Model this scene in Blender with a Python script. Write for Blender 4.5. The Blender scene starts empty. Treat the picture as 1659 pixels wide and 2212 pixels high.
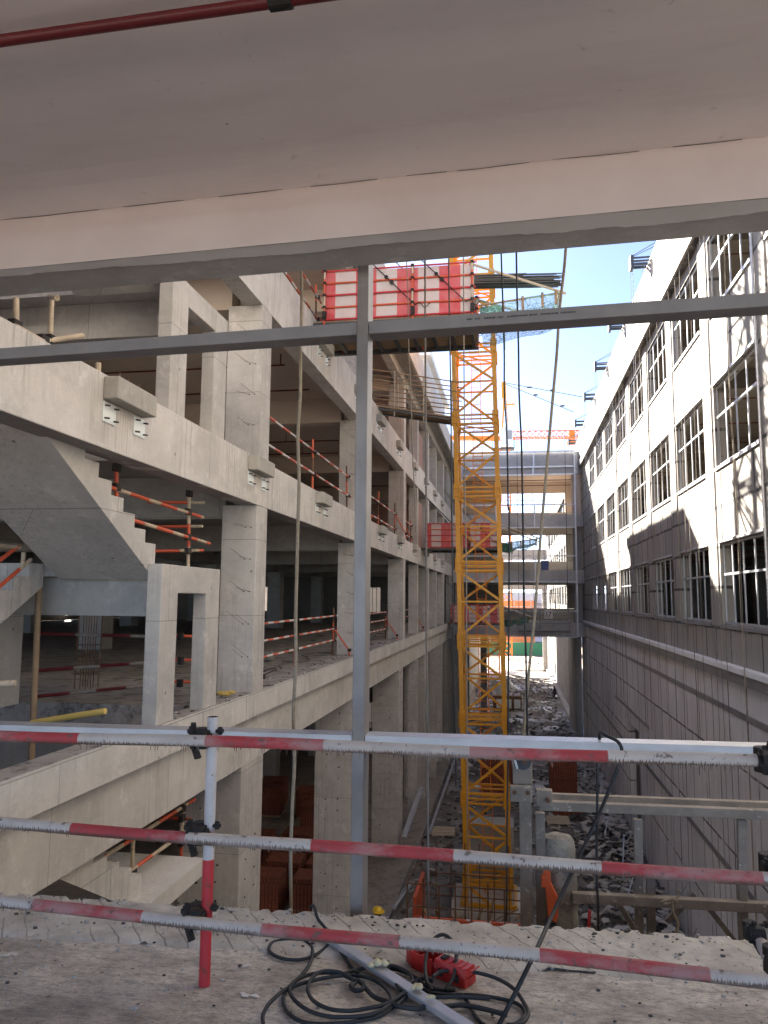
import bpy, math, random
from mathutils import Vector, noise, Matrix
random.seed(7)
rad = math.radians
S = bpy.context.scene
COL = S.collection

# ------------------------------------------------------------------ camera
FPX, CXP, CYP = 1640.0, 829.5, 1106.0            # focal length and centre on a 1659 x 2212 picture
YAW, PITCH, ROLL = math.atan(280 / FPX), rad(6.5), 0.0075
cy_, sy_, cp_, sp_ = math.cos(YAW), math.sin(YAW), math.cos(PITCH), math.sin(PITCH)
FW = Vector((-sy_ * cp_, cy_ * cp_, sp_))
_r, _u = Vector((cy_, sy_, 0)), Vector((sy_ * sp_, -cy_ * sp_, cp_))
RT = math.cos(ROLL) * _r + math.sin(ROLL) * _u
UP = -math.sin(ROLL) * _r + math.cos(ROLL) * _u
EYE = Vector((0, 0, 1.6))
cam_d = bpy.data.cameras.new('camera'); cam = bpy.data.objects.new('camera', cam_d); COL.objects.link(cam)
M3 = Matrix((RT, UP, -FW)).transposed()
cam.matrix_world = Matrix.Translation(EYE) @ M3.to_4x4()
cam_d.sensor_fit = 'HORIZONTAL'; cam_d.sensor_width = 36; cam_d.lens = 36 * FPX / 1659
cam_d.clip_start = 0.05; cam_d.clip_end = 3000
S.camera = cam

# ------------------------------------------------------------------ sky, sun, exposure
sun_dir = Vector((-1, 1.59, 1.11)).normalized()
elev = math.asin(sun_dir.z); azim = math.atan2(sun_dir.x, sun_dir.y)
W = bpy.data.worlds.new('World'); S.world = W; W.use_nodes = True
wn = W.node_tree.nodes; bg = wn['Background']
sky = wn.new('ShaderNodeTexSky'); sky.sky_type = 'NISHITA'; sky.sun_disc = False
sky.sun_elevation = elev; sky.sun_rotation = azim % (2 * math.pi)
sky.air_density = 0.34; sky.dust_density = 0.2; sky.ozone_density = 0.2
W.node_tree.links.new(sky.outputs[0], bg.inputs[0]); bg.inputs[1].default_value = 0.05
sl = bpy.data.lights.new('sun', 'SUN'); sl.energy = 4.0; sl.angle = rad(0.5); sl.color = (1.0, 0.93, 0.82)
so = bpy.data.objects.new('sun', sl); COL.objects.link(so)
so.rotation_euler = sun_dir.to_track_quat('Z', 'Y').to_euler()
S.view_settings.view_transform = 'Standard'; S.view_settings.look = 'None'
S.view_settings.exposure = 3.5; S.view_settings.gamma = 1
S.cycles.max_bounces = 8; S.cycles.diffuse_bounces = 5

def at(px, py, X=None, Y=None, Z=None):
    """where the sight line through a picture point meets a wall, floor or cross plane"""
    d = FW + (px - CXP) / FPX * RT - (py - CYP) / FPX * UP
    t = (X - EYE.x) / d.x if X is not None else (Y - EYE.y) / d.y if Y is not None else (Z - EYE.z) / d.z
    return EYE + t * d

# ------------------------------------------------------------------ materials
MATS = {}
def newmat(name):
    m = bpy.data.materials.new(name); m.use_nodes = True; MATS[name] = m
    nt = m.node_tree; return m, nt, nt.nodes['Principled BSDF']
class NT:
    def __init__(s, nt): s.nt = nt
    def n(s, t, **k):
        x = s.nt.nodes.new(t)
        for a, b in k.items():
            if a.startswith('i_'): x.inputs[int(a[2:]) if a[2:].isdigit() else a[2:]].default_value = b
            else: setattr(x, a, b)
        return x
    def l(s, a, b): s.nt.links.new(a, b)
    def pos(s, scale=(1, 1, 1), obj=False):
        g = s.n('ShaderNodeTexCoord').outputs['Object'] if obj else s.n('ShaderNodeNewGeometry').outputs['Position']
        m = s.n('ShaderNodeVectorMath', operation='MULTIPLY'); m.inputs[1].default_value = scale; s.l(g, m.inputs[0]); return m.outputs[0]
    def noise(s, vec, scale, detail=4, rough=.6):
        x = s.n('ShaderNodeTexNoise'); x.inputs['Scale'].default_value = scale; x.inputs['Detail'].default_value = detail
        x.inputs['Roughness'].default_value = rough; s.l(vec, x.inputs['Vector']); return x.outputs['Fac']
    def rng(s, v, a, b, c=0., d=1.):
        x = s.n('ShaderNodeMapRange'); x.inputs[1].default_value = a; x.inputs[2].default_value = b
        x.inputs[3].default_value = c; x.inputs[4].default_value = d; s.l(v, x.inputs[0]); return x.outputs[0]
    def math(s, op, a, b=None):
        x = s.n('ShaderNodeMath', operation=op)
        for i, v in enumerate((a, b)):
            if v is None: continue
            if isinstance(v, (int, float)): x.inputs[i].default_value = v
            else: s.l(v, x.inputs[i])
        return x.outputs[0]
    def mix(s, fac, a, b, mode='MIX'):
        x = s.n('ShaderNodeMix', data_type='RGBA', blend_type=mode)
        if isinstance(fac, (int, float)): x.inputs[0].default_value = fac
        else: s.l(fac, x.inputs[0])
        for i, v in ((6, a), (7, b)):
            if isinstance(v, tuple): x.inputs[i].default_value = (*v, 1)
            else: s.l(v, x.inputs[i])
        return x.outputs[2]
    def bump(s, h, bsdf, strength=.3, dist=.02):
        x = s.n('ShaderNodeBump'); x.inputs['Strength'].default_value = strength; x.inputs['Distance'].default_value = dist
        s.l(h, x.inputs['Height']); s.l(x.outputs[0], bsdf.inputs['Normal'])
    def joints(s, w, h, mortar, axis='YZ', wob=.0, off=.5, smooth=.1):
        """thin joint lines on a wall; axis names the wall's plane"""
        g = s.n('ShaderNodeNewGeometry').outputs['Position']
        if wob:
            nz = s.n('ShaderNodeTexNoise'); nz.inputs['Scale'].default_value = 1.3; nz.inputs['Detail'].default_value = 3; s.l(g, nz.inputs['Vector'])
            k = s.n('ShaderNodeVectorMath', operation='SCALE'); k.inputs['Scale'].default_value = wob; s.l(nz.outputs['Color'], k.inputs[0])
            a = s.n('ShaderNodeVectorMath', operation='ADD'); s.l(g, a.inputs[0]); s.l(k.outputs[0], a.inputs[1]); g = a.outputs[0]
        sp = s.n('ShaderNodeSeparateXYZ'); s.l(g, sp.inputs[0]); cb = s.n('ShaderNodeCombineXYZ')
        if axis == 'ALL':
            s.l(s.math('ADD', sp.outputs[0], sp.outputs[1]), cb.inputs[0]); s.l(sp.outputs[2], cb.inputs[1])
        else:
            s.l(sp.outputs['XYZ'.index(axis[0])], cb.inputs[0]); s.l(sp.outputs['XYZ'.index(axis[1])], cb.inputs[1])
        b = s.n('ShaderNodeTexBrick'); b.offset = off; s.l(cb.outputs[0], b.inputs['Vector'])
        for k, v in (('Scale', 1), ('Mortar Size', mortar), ('Mortar Smooth', smooth), ('Brick Width', w), ('Row Height', h), ('Bias', 0)): b.inputs[k].default_value = v
        b.inputs['Color1'].default_value = (0.35, .35, .35, 1); b.inputs['Color2'].default_value = (.65, .65, .65, 1)
        return b.outputs['Fac'], b.outputs['Color']

def concrete(name, col, dark=.55, streak=.35, joint=(2.45, 1.3), pits=True, rough=.85, warm=None, dirt=.0, bump=.35):
    m, nt, bs = newmat(name); N = NT(nt); P = N.pos()
    c = tuple(x * dark for x in col)
    big = N.rng(N.noise(P, .7, 5, .65), .38, .62)
    base = N.mix(N.rng(big, 0, 1, .0, .42), col, c)
    mid = N.rng(N.noise(P, 4, 6, .7), .35, .7)
    base = N.mix(N.rng(mid, 0, 1, 0, .25), base, tuple(min(1, x * 1.25) for x in (warm or col)))
    st = N.math('MULTIPLY', N.rng(N.noise(N.pos((13, 13, .30)), 1.4, 5, .75), .50, .66), N.rng(N.noise(P, .55, 3), .42, .58))
    base = N.mix(N.math('MULTIPLY', st, streak), base, tuple(x * .34 for x in col))
    bl = N.rng(N.noise(N.pos((1, 1, 1.6)), 1.9, 8, .72), .50, .60)
    base = N.mix(N.math('MULTIPLY', bl, .28), base, tuple(x * .55 for x in col))
    wh = N.rng(N.noise(N.pos((1.2, 1.2, .9)), 2.7, 8, .75), .56, .64)
    base = N.mix(N.math('MULTIPLY', wh, .35), base, tuple(min(.85, x * 1.5) for x in col))
    fine = N.noise(P, 45, 3, .6)
    base = N.mix(N.rng(fine, .3, .7, 0, .22), base, tuple(x * .6 for x in col))
    h = N.math('ADD', N.math('MULTIPLY', fine, .35), N.math('MULTIPLY', N.noise(P, 9, 5), .9))
    if joint:
        f, cc = N.joints(joint[0], joint[1], .006, 'ALL', .012)
        base = N.mix(N.math('MULTIPLY', f, .5), base, tuple(x * .35 for x in col))
        base = N.mix(.16, base, cc, 'OVERLAY')
        h = N.math('SUBTRACT', h, N.math('MULTIPLY', f, .6))
    if pits:
        v = N.n('ShaderNodeTexVoronoi'); v.inputs['Scale'].default_value = 2.1; N.l(P, v.inputs['Vector'])
        pz = N.rng(v.outputs['Distance'], .03, .06, 1, 0)
        base = N.mix(N.math('MULTIPLY', pz, .75), base, tuple(x * .2 for x in col))
    if dirt:
        d = N.rng(N.noise(P, 2.3, 6, .75), .5, .62)
        base = N.mix(N.math('MULTIPLY', d, dirt), base, (.06, .05, .042))
    N.l(base, bs.inputs['Base Color']); bs.inputs['Roughness'].default_value = rough
    N.bump(h, bs, bump, .012)
    return m

def paint(name, col, rough=.5, metal=0, var=.25, bump=.1, rust=None, scale=3, obj=False, rustamt=.25, aniso=None):
    m, nt, bs = newmat(name); N = NT(nt); P = N.pos(obj=obj)
    b = N.mix(N.rng(N.noise(P, scale, 5), .35, .65, 0, var), col, tuple(x * .5 for x in col))
    if aniso: b = N.mix(N.rng(N.noise(N.pos(aniso), 3, 4), .4, .7, 0, .35), b, tuple(min(1, x * 1.5) for x in col))
    if rust:
        b = N.mix(N.rng(N.noise(P, scale * 3, 6, .75), .66 - rustamt * .3, .72 - rustamt * .3), b, rust)
    N.l(b, bs.inputs['Base Color']); bs.inputs['Roughness'].default_value = rough; bs.inputs['Metallic'].default_value = metal
    N.bump(N.noise(P, scale * 8, 4), bs, bump, .004)
    return m

concrete('concrete', (.54, .51, .48), dark=.5, streak=.5)
concrete('concrete_beam', (.64, .605, .57), dark=.5, streak=.9, joint=(2.4, 1.6))
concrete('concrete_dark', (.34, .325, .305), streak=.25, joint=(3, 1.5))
concrete('concrete_raw', (.55, .535, .51), joint=None, streak=0, bump=1.0)
concrete('concrete_pale', (.65, .615, .57), dark=.5, streak=.6, joint=(2.6, 1.5), dirt=.0)
concrete('corbel', (.44, .42, .38), joint=None, pits=False)
concrete('slab_top', (.36, .325, .30), joint=None, streak=0, dirt=.75, bump=.7)
concrete('ground_slab', (.27, .235, .205), joint=None, streak=0, dirt=.5)

# ceiling plaster
m, nt, bs = newmat('ceiling_plaster'); N = NT(nt); P = N.pos()
b = N.mix(N.rng(N.noise(P, .8, 4), .35, .65), (.86, .785, .755), (.90, .83, .80))
b = N.mix(N.rng(N.noise(N.pos((.4, 1.4, 1)), 2.2, 7, .7), .50, .62, 0, .16), b, (.60, .52, .48))
b = N.mix(N.rng(N.noise(P, 12, 5), .66, .72, 0, .35), b, (.45, .38, .35))
v = N.n('ShaderNodeTexVoronoi'); v.inputs['Scale'].default_value = 2.6; N.l(P, v.inputs['Vector'])
b = N.mix(N.rng(v.outputs['Distance'], .012, .022, .7, 0), b, (.2, .16, .14))
N.l(b, bs.inputs['Base Color']); bs.inputs['Roughness'].default_value = .8; N.bump(N.noise(P, 3, 6), bs, .12, .02)
m, nt, bs = newmat('beam_pink'); N = NT(nt); P = N.pos()
b = N.mix(N.rng(N.noise(P, 1.4, 5), .35, .65), (.64, .545, .515), (.70, .61, .58))  # pink plaster darkened: the inner face's weaker light is put into its colour
N.l(b, bs.inputs['Base Color']); bs.inputs['Roughness'].default_value = .8; N.bump(N.noise(P, 5, 6), bs, .12, .01)
m, nt, bs = newmat('white_plaster'); N = NT(nt); P = N.pos()
b = N.mix(N.rng(N.noise(P, 2.5, 6), .4, .7), (.88, .86, .83), (.78, .76, .73))
N.l(b, bs.inputs['Base Color']); bs.inputs['Roughness'].default_value = .8; N.bump(N.noise(P, 6, 6), bs, .2, .01)
# sunlit facade panels: pale render over block with irregular cracks along the joints and drip stains
def facade(name, col, jw, jh, jamt, strk, mort=.009):
    m, nt, bs = newmat(name); N = NT(nt); P = N.pos()
    b = N.mix(N.rng(N.noise(P, .5, 5), .35, .65), col, tuple(x * .80 for x in col))
    f, cc = N.joints(jw, jh, mort, 'YZ', .05, .37)
    gap = N.rng(N.noise(P, 1.1, 4), .38, .50)
    b = N.mix(N.math('MULTIPLY', N.math('MULTIPLY', f, gap), jamt), b, (.09, .08, .075))
    b = N.mix(.28, b, cc, 'OVERLAY')
    st = N.rng(N.noise(N.pos((1, 3.2, .1)), 2.2, 6, .75), .55, .70)
    b = N.mix(N.math('MULTIPLY', st, strk), b, (.12, .11, .11))
    v = N.n('ShaderNodeTexVoronoi'); v.inputs['Scale'].default_value = 1.7; N.l(P, v.inputs['Vector'])
    b = N.mix(N.rng(v.outputs['Distance'], .02, .05, .8, 0), b, (.1, .08, .07))
    N.l(b, bs.inputs['Base Color']); bs.inputs['Roughness'].default_value = .8
    N.bump(N.math('SUBTRACT', N.noise(P, 7, 5), N.math('MULTIPLY', f, 1.2)), bs, .3, .01)
facade('facade_render', (.36, .33, .295), 1.15, .98, 1.0, .62, .042)
facade('facade_lower', (.82, .80, .80), 1.5, 2.1, .95, .6, .030)
facade('facade_block', (.50, .48, .45), .9, .45, .7, .4)
facade('parapet_render', (.30, .276, .248), 1.0, 1.6, .95, .6, .036)
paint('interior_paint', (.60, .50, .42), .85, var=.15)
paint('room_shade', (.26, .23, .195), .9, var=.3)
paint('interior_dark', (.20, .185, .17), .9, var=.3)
paint('galvanised', (.50, .50, .52), .42, .55, var=.35, scale=6, aniso=(1, 1, 6))
paint('galvanised_dull', (.30, .29, .30), .5, .3, var=.3, scale=5)
paint('post_steel', (.27, .25, .24), .45, .35, var=.5, scale=4, aniso=(3, 3, .6))
paint('white_steel', (.66, .68, .72), .4, .2, var=.2)
paint('window_steel', (.52, .54, .57), .4, .35, var=.3)
paint('dark_steel', (.07, .072, .078), .5, .4)
paint('rusty_steel', (.16, .085, .05), .8, .2, var=.6, rust=(.3, .12, .05))
paint('black_rubber', (.018, .020, .022), .55, var=.4, rust=(.10, .10, .10), rustamt=-.05, scale=8)
paint('coupler_iron', (.028, .024, .022), .7, .3, rust=(.10, .07, .05))
paint('crane_yellow', (.66, .30, .012), .45, 0, var=.3, rust=(.13, .05, .02), scale=2.2, rustamt=.12)
paint('crane_orange', (.80, .22, .02), .5)
paint('red_paint', (.55, .035, .045), .45, var=.3, rust=(.24, .05, .03), scale=7)
paint('dark_red', (.13, .010, .012), .45, var=.3, scale=4)
paint('white_paint', (.68, .64, .60), .5, var=.25, rust=(.25, .2, .16), scale=9, rustamt=.1)
paint('orange_red_paint', (.62, .10, .04), .5, var=.3, rust=(.3, .1, .05), scale=6)
paint('bamboo_white', (.55, .45, .33), .7, var=.4, rust=(.2, .13, .08), scale=6)
paint('yellow_paint', (.66, .45, .12), .5, var=.3)
paint('plastic_red', (.50, .025, .02), .35, var=.2, obj=True)
paint('plastic_orange', (.78, .14, .04), .45, var=.25)
paint('rope_beige', (.36, .30, .22), .9, var=.5, scale=30)
paint('rope_grey', (.22, .19, .165), .9, var=.5, scale=30)
paint('wood', (.33, .22, .13), .8, var=.5, scale=4)
paint('wood_grey', (.28, .24, .20), .85, var=.6, scale=7, rust=(.5, .46, .4), rustamt=.2)
paint('cover_cloth', (.30, .28, .24), .9, var=.7, scale=9, rust=(.12, .10, .08), rustamt=.35, bump=.6)
paint('skin', (.42, .24, .16), .6); paint('jacket_dark', (.035, .035, .045), .8); paint('helmet_yellow', (.85, .55, .02), .35); paint('helmet_white', (.75, .7, .6), .35)
paint('blue_plastic', (.02, .05, .22), .4)
paint('green_sheet', (.03, .20, .10), .6, var=.2); paint('orange_wall', (.80, .26, .10), .7, var=.1)
paint('anchor_plate', (.72, .78, .78), .4, .1, var=.1)
paint('sponge_yellow', (.70, .64, .42), .9); paint('litter', (.75, .74, .72), .7, var=.3)
paint('foliage', (.05, .11, .03), .9, var=.8, scale=1)
paint('sand', (.33, .275, .225), .95, var=.4)
paint('far_white', (.62, .65, .68), .6)
paint('rubble_pale', (.50, .485, .46), .8, var=.5, scale=1.5); paint('rubble_dark', (.10, .09, .085), .9, var=.6, scale=2)
# brick stacks
m, nt, bs = newmat('stacked_brick'); N = NT(nt); P = N.pos()
f, cc = N.joints(.12, 1.2, .012, 'ALL', .01)
f2, c2 = N.joints(.5, .065, .008, 'ALL', .01)
b = N.mix(N.rng(N.noise(P, 9, 4), .35, .65), (.30, .085, .045), (.19, .055, .035))
b = N.mix(N.math('MULTIPLY', f, .8), b, (.03, .015, .01)); b = N.mix(N.math('MULTIPLY', f2, .45), b, (.05, .02, .015))
N.l(b, bs.inputs['Base Color']); bs.inputs['Roughness'].default_value = .9; N.bump(N.math('SUBTRACT', N.noise(P, 30), f), bs, .5, .02)
m, nt, bs = newmat('brickwork'); N = NT(nt); P = N.pos()
f, cc = N.joints(.25, .075, .01, 'ALL')
b = N.mix(N.rng(N.noise(P, 9, 4), .35, .65), (.34, .15, .10), (.24, .10, .07)); b = N.mix(f, b, (.4, .37, .33))
N.l(b, bs.inputs['Base Color']); bs.inputs['Roughness'].default_value = .9
# striped sheeting of the loading platforms (red and white bands of the sheets themselves)
m, nt, bs = newmat('striped_sheet'); N = NT(nt)
sp = N.n('ShaderNodeSeparateXYZ'); N.l(N.pos(), sp.inputs[0])
ph = N.math('FRACT', N.math('DIVIDE', N.math('ADD', sp.outputs[0], 4.12 + .95 * 10), .93))
stp = N.rng(ph, .49, .51)
b = N.mix(stp, (.52, .06, .07), (.52, .47, .455)); b = N.mix(N.rng(N.noise(N.pos(), 4, 5), .35, .7, 0, .35), b, (.55, .3, .28))
N.l(b, bs.inputs['Base Color']); bs.inputs['Roughness'].default_value = .45; N.bump(N.noise(N.pos((2, 1, 1)), 3, 4), bs, .35, .05)
# netting
def net(name, col, alpha, sc):
    m, nt, bs = newmat(name); N = NT(nt)
    N.l(N.mix(N.rng(N.noise(N.pos(), 5), .3, .7), col, tuple(x * .4 for x in col)), bs.inputs['Base Color'])
    v = N.n('ShaderNodeTexVoronoi'); v.feature = 'DISTANCE_TO_EDGE'; v.inputs['Scale'].default_value = sc; N.l(N.pos(), v.inputs['Vector'])
    N.l(N.rng(v.outputs[0], .03, .06, .95, alpha), bs.inputs['Alpha']); bs.inputs['Roughness'].default_value = .8
net('green_net', (.05, .16, .12), .75, 9); net('blue_net', (.30, .55, .55), .45, 9)
# mud
m, nt, bs = newmat('mud'); N = NT(nt); P = N.pos()
b = N.mix(N.rng(N.noise(P, .5, 7, .7), .35, .62), (.085, .072, .064), (.19, .165, .145))
b = N.mix(N.rng(N.noise(P, 3, 6, .8), .55, .7, 0, .6), b, (.045, .038, .035))
N.l(b, bs.inputs['Base Color']); N.l(N.rng(N.noise(P, .3, 4), .42, .56, .25, .9), bs.inputs['Roughness'])
N.bump(N.noise(P, 4, 8, .7), bs, .8, .12)
# near floor: trowelled screed, grey-brown with pale mortar scuffs, dark crumbs
m, nt, bs = newmat('screed'); N = NT(nt); P = N.pos()
b = N.mix(N.rng(N.noise(N.pos((1, 1.7, 1)), 1.9, 9, .75), .40, .60), (.43, .385, .335), (.86, .79, .70))
b = N.mix(N.rng(N.noise(N.pos((2.2, 5, 1)), 6, 9, .8), .50, .57, 0, .5), b, (.22, .195, .18))
b = N.mix(N.rng(N.noise(N.pos((1, 3, 1)), 30, 6, .8), .52, .60, 0, .6), b, (.20, .18, .165))
b = N.mix(N.rng(N.noise(N.pos((1, 2.2, 1)), 14, 7, .8), .52, .68, 0, .55), b, (.62, .57, .52))
b = N.mix(N.rng(N.noise(P, 38, 5, .8), .60, .70, 0, .8), b, (.07, .06, .055))
v = N.n('ShaderNodeTexVoronoi'); v.inputs['Scale'].default_value = 9; N.l(P, v.inputs['Vector'])
b = N.mix(N.rng(v.outputs['Distance'], .05, .10, .7, 0), b, (.05, .045, .04))
b = N.mix(N.rng(N.noise(P, .9, 3), .62, .66, 0, .35), b, (.10, .085, .08))
N.l(b, bs.inputs['Base Color']); bs.inputs['Roughness'].default_value = .85
N.bump(N.math('ADD', N.noise(N.pos((1, 2, 1)), 16, 8, .75), N.math('MULTIPLY', N.noise(P, 3, 4), 1.2)), bs, .8, .02)
# edge strip: pale mortar with scored diagonal lines
m, nt, bs = newmat('edge_mortar'); N = NT(nt); P = N.pos()
b = N.mix(N.rng(N.noise(P, 3, 7, .7), .36, .64), (.42, .39, .345), (.74, .70, .63))
b = N.mix(N.rng(N.noise(P, 22, 6, .8), .58, .68, 0, .75), b, (.12, .10, .085))
wv = N.n('ShaderNodeTexWave'); wv.wave_type = 'BANDS'; wv.bands_direction = 'X'; wv.inputs['Scale'].default_value = 3.4
wv.inputs['Distortion'].default_value = 2.0; wv.inputs['Detail'].default_value = 3; wv.inputs['Detail Scale'].default_value = 1.5
mp = N.n('ShaderNodeMapping'); mp.inputs['Rotation'].default_value = (0, 0, rad(-38)); N.l(P, mp.inputs['Vector']); N.l(mp.outputs[0], wv.inputs['Vector'])
ln = N.math('MULTIPLY', N.rng(wv.outputs['Fac'], .975, .995), N.rng(N.noise(P, 2.0), .42, .52))
b = N.mix(N.math('MULTIPLY', ln, .6), b, (.16, .14, .12))
N.l(b, bs.inputs['Base Color']); bs.inputs['Roughness'].default_value = .9
N.bump(N.math('SUBTRACT', N.noise(P, 14, 8, .75), N.math('MULTIPLY', ln, .3)), bs, .65, .02)
# old rail paint: white that ran over rusty undersides in drips, and red
def railpaint(name, col, edge):
    m, nt, bs = newmat(name); N = NT(nt); P = N.pos(obj=True)
    sp = N.n('ShaderNodeSeparateXYZ'); N.l(P, sp.inputs[0])
    dr = N.noise(N.pos((90, 0, 0)), 1.6, 3, .7)
    lim = N.math('ADD', sp.outputs[2], N.math('MULTIPLY', N.math('SUBTRACT', dr, .5), .085))
    lo = N.rng(N.math('ADD', lim, N.math('MULTIPLY', N.noise(N.pos((3, 3, 3)), 1.3), .012)), -.012 + edge, -.009 + edge, 1, 0)
    b = N.mix(N.rng(N.noise(N.pos(), 7, 6), .35, .7, 0, .4), col, tuple(x * .6 for x in col))
    b = N.mix(N.math('MULTIPLY', lo, .9), b, (.115, .07, .05))
    b = N.mix(N.rng(N.noise(N.pos((.5, 1, 1)), 5, 6, .7), .47, .60, 0, .55), b, (.40, .33, .30))
    b = N.mix(N.rng(N.noise(N.pos(), 26, 5), .60, .66, 0, .85), b, (.14, .10, .085))
    N.l(b, bs.inputs['Base Color']); bs.inputs['Roughness'].default_value = .72; N.bump(N.noise(N.pos(), 60, 4), bs, .3, .003)
railpaint('rail_white', (.60, .53, .47), .018); railpaint('rail_red', (.47, .06, .065), .012)
paint('post_white', (.62, .58, .57), .5, var=.3, rust=(.28, .2, .15), scale=10, rustamt=.2)

# ------------------------------------------------------------------ mesh helpers
def wpos(o):
    v = Vector((0, 0, 0))
    while o is not None: v += o.location; o = o.parent
    return v
def tag(o, label=None, cat=None, group=None, kind=None):
    for k, v in (('label', label), ('category', cat), ('group', group), ('kind', kind)):
        if v: o[k] = v
    return o
def thing(name, label, cat, loc, group=None):
    o = bpy.data.objects.new(name, None); COL.objects.link(o); o.location = loc; o.empty_display_size = .2
    return tag(o, label, cat, group)
class MB:
    def __init__(s): s.v = []; s.f = []; s.m = []
    def add(s, vs, fs, mi=0):
        n = len(s.v); s.v += [tuple(v) for v in vs]; s.f += [tuple(i + n for i in f) for f in fs]; s.m += [mi] * len(fs); return s
    def box(s, x0, x1, y0, y1, z0, z1, mi=0):
        vs = [(x, y, z) for z in (z0, z1) for y in (y0, y1) for x in (x0, x1)]
        return s.add(vs, [(0, 2, 3, 1), (4, 5, 7, 6), (0, 1, 5, 4), (2, 6, 7, 3), (0, 4, 6, 2), (1, 3, 7, 5)], mi)
    def beam(s, p, q, w, h, mi=0, up=(0, 0, 1)):
        p, q = Vector(p), Vector(q); d = (q - p).normalized(); u = Vector(up)
        if abs(d.dot(u)) > .98: u = Vector((0, 1, 0))
        a = d.cross(u).normalized(); b = a.cross(d).normalized(); a *= w / 2; b *= h / 2
        vs = [p - a - b, p + a - b, p + a + b, p - a + b, q - a - b, q + a - b, q + a + b, q - a + b]
        return s.add(vs, [(0, 1, 2, 3), (7, 6, 5, 4), (0, 4, 5, 1), (1, 5, 6, 2), (2, 6, 7, 3), (3, 7, 4, 0)], mi)
    def tube(s, p, q, r, n=8, mi=0, r2=None, caps=True):
        return s.path([p, q], r, n, mi, r2, caps)
    def path(s, pts, r, n=6, mi=0, r2=None, caps=True):
        pts = [Vector(p) for p in pts]; k = len(pts); rings = []; ref = None
        for i, p in enumerate(pts):
            d = (pts[min(i + 1, k - 1)] - pts[max(i - 1, 0)]).normalized()
            if ref is None: ref = Vector((0, 0, 1)) if abs(d.z) < .9 else Vector((1, 0, 0))
            a = (ref - d * ref.dot(d)).normalized(); ref = a; b = d.cross(a)
            rr = r if r2 is None else r + (r2 - r) * i / (k - 1)
            rings.append([p + rr * (math.cos(2 * math.pi * j / n) * a + math.sin(2 * math.pi * j / n) * b) for j in range(n)])
        vs = [v for ring in rings for v in ring]; fs = []
        for i in range(k - 1):
            for j in range(n):
                j2 = (j + 1) % n; fs.append((i * n + j, i * n + j2, (i + 1) * n + j2, (i + 1) * n + j))
        if caps: fs += [tuple(range(n))[::-1], tuple((k - 1) * n + j for j in range(n))]
        return s.add(vs, fs, mi)
    def prism(s, pts, ext, mi=0):
        n = len(pts); a = [Vector(p) for p in pts]; b = [p + Vector(ext) for p in a]
        return s.add(a + b, [tuple(range(n))[::-1], tuple(range(n, 2 * n))] + [(i, (i + 1) % n, n + (i + 1) % n, n + i) for i in range(n)], mi)
    def ball(s, c, r, mi=0, sq=(1, 1, 1), n=8, k=6):
        vs = []; fs = []
        for i in range(k + 1):
            t = math.pi * i / k
            for j in range(n):
                p = 2 * math.pi * j / n
                vs.append((c[0] + r * sq[0] * math.sin(t) * math.cos(p), c[1] + r * sq[1] * math.sin(t) * math.sin(p), c[2] + r * sq[2] * math.cos(t)))
        for i in range(k):
            for j in range(n): fs.append((i * n + j, i * n + (j + 1) % n, (i + 1) * n + (j + 1) % n, (i + 1) * n + j))
        return s.add(vs, fs, mi)
    def each(s, name, mats, parent=None):
        """every box added becomes an object of its own"""
        out = []
        for i in range(0, len(s.v), 8):
            m_ = MB(); m_.v = s.v[i:i + 8]; m_.f = [(0, 2, 3, 1), (4, 5, 7, 6), (0, 1, 5, 4), (2, 6, 7, 3), (0, 4, 6, 2), (1, 3, 7, 5)]; m_.m = [0] * 6
            out.append(m_.build(name, mats, parent))
        return out
    def build(s, name, mats, parent=None, bevel=0, smooth=False):
        if isinstance(mats, str): mats = [mats]
        xs, ys, zs = zip(*s.v); c = Vector(((min(xs) + max(xs)) / 2, (min(ys) + max(ys)) / 2, (min(zs) + max(zs)) / 2 if parent or smooth == 2 else min(zs)))
        me = bpy.data.meshes.new(name); me.from_pydata([tuple(Vector(v) - c) for v in s.v], [], s.f)
        for k in mats: me.materials.append(MATS[k])
        me.polygons.foreach_set('material_index', s.m)
        if smooth: me.polygons.foreach_set('use_smooth', [True] * len(s.f))
        me.update(); o = bpy.data.objects.new(name, me); COL.objects.link(o)
        if smooth: me.set_sharp_from_angle(angle=rad(40))
        if parent: o.parent = parent; o.location = c - wpos(parent)
        else: o.location = c
        if bevel:
            b = o.modifiers.new('bevel', 'BEVEL'); b.width = bevel; b.segments = 2; b.limit_method = 'ANGLE'
        return o
def copy_tree(o, parent=None, loc=None):
    c = o.copy(); COL.objects.link(c); c.parent = parent
    if loc is not None: c.location = loc
    for ch in [x for x in bpy.data.objects if x.parent == o and x != c]: copy_tree(ch, c)
    return c
def spline(pts, k=8):
    P = [Vector(p) for p in pts]; P = [2 * P[0] - P[1]] + P + [2 * P[-1] - P[-2]]; out = []
    for i in range(1, len(P) - 2):
        for j in range(k):
            t = j / k; a, b, c, d = P[i - 1:i + 3]
            out.append(.5 * ((2 * b) + (c - a) * t + (2 * a - 5 * b + 4 * c - d) * t * t + (3 * b - a - 3 * c + d) * t ** 3))
    return out + [P[-2]]
def rough_edge(o, amp, freq, cond):
    for v in o.data.vertices:
        w = v.co + wpos(o)
        if cond(w): v.co += Vector([amp * noise.noise(w * freq + Vector((k * 9.1, 0, 0))) for k in range(3)])
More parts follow.
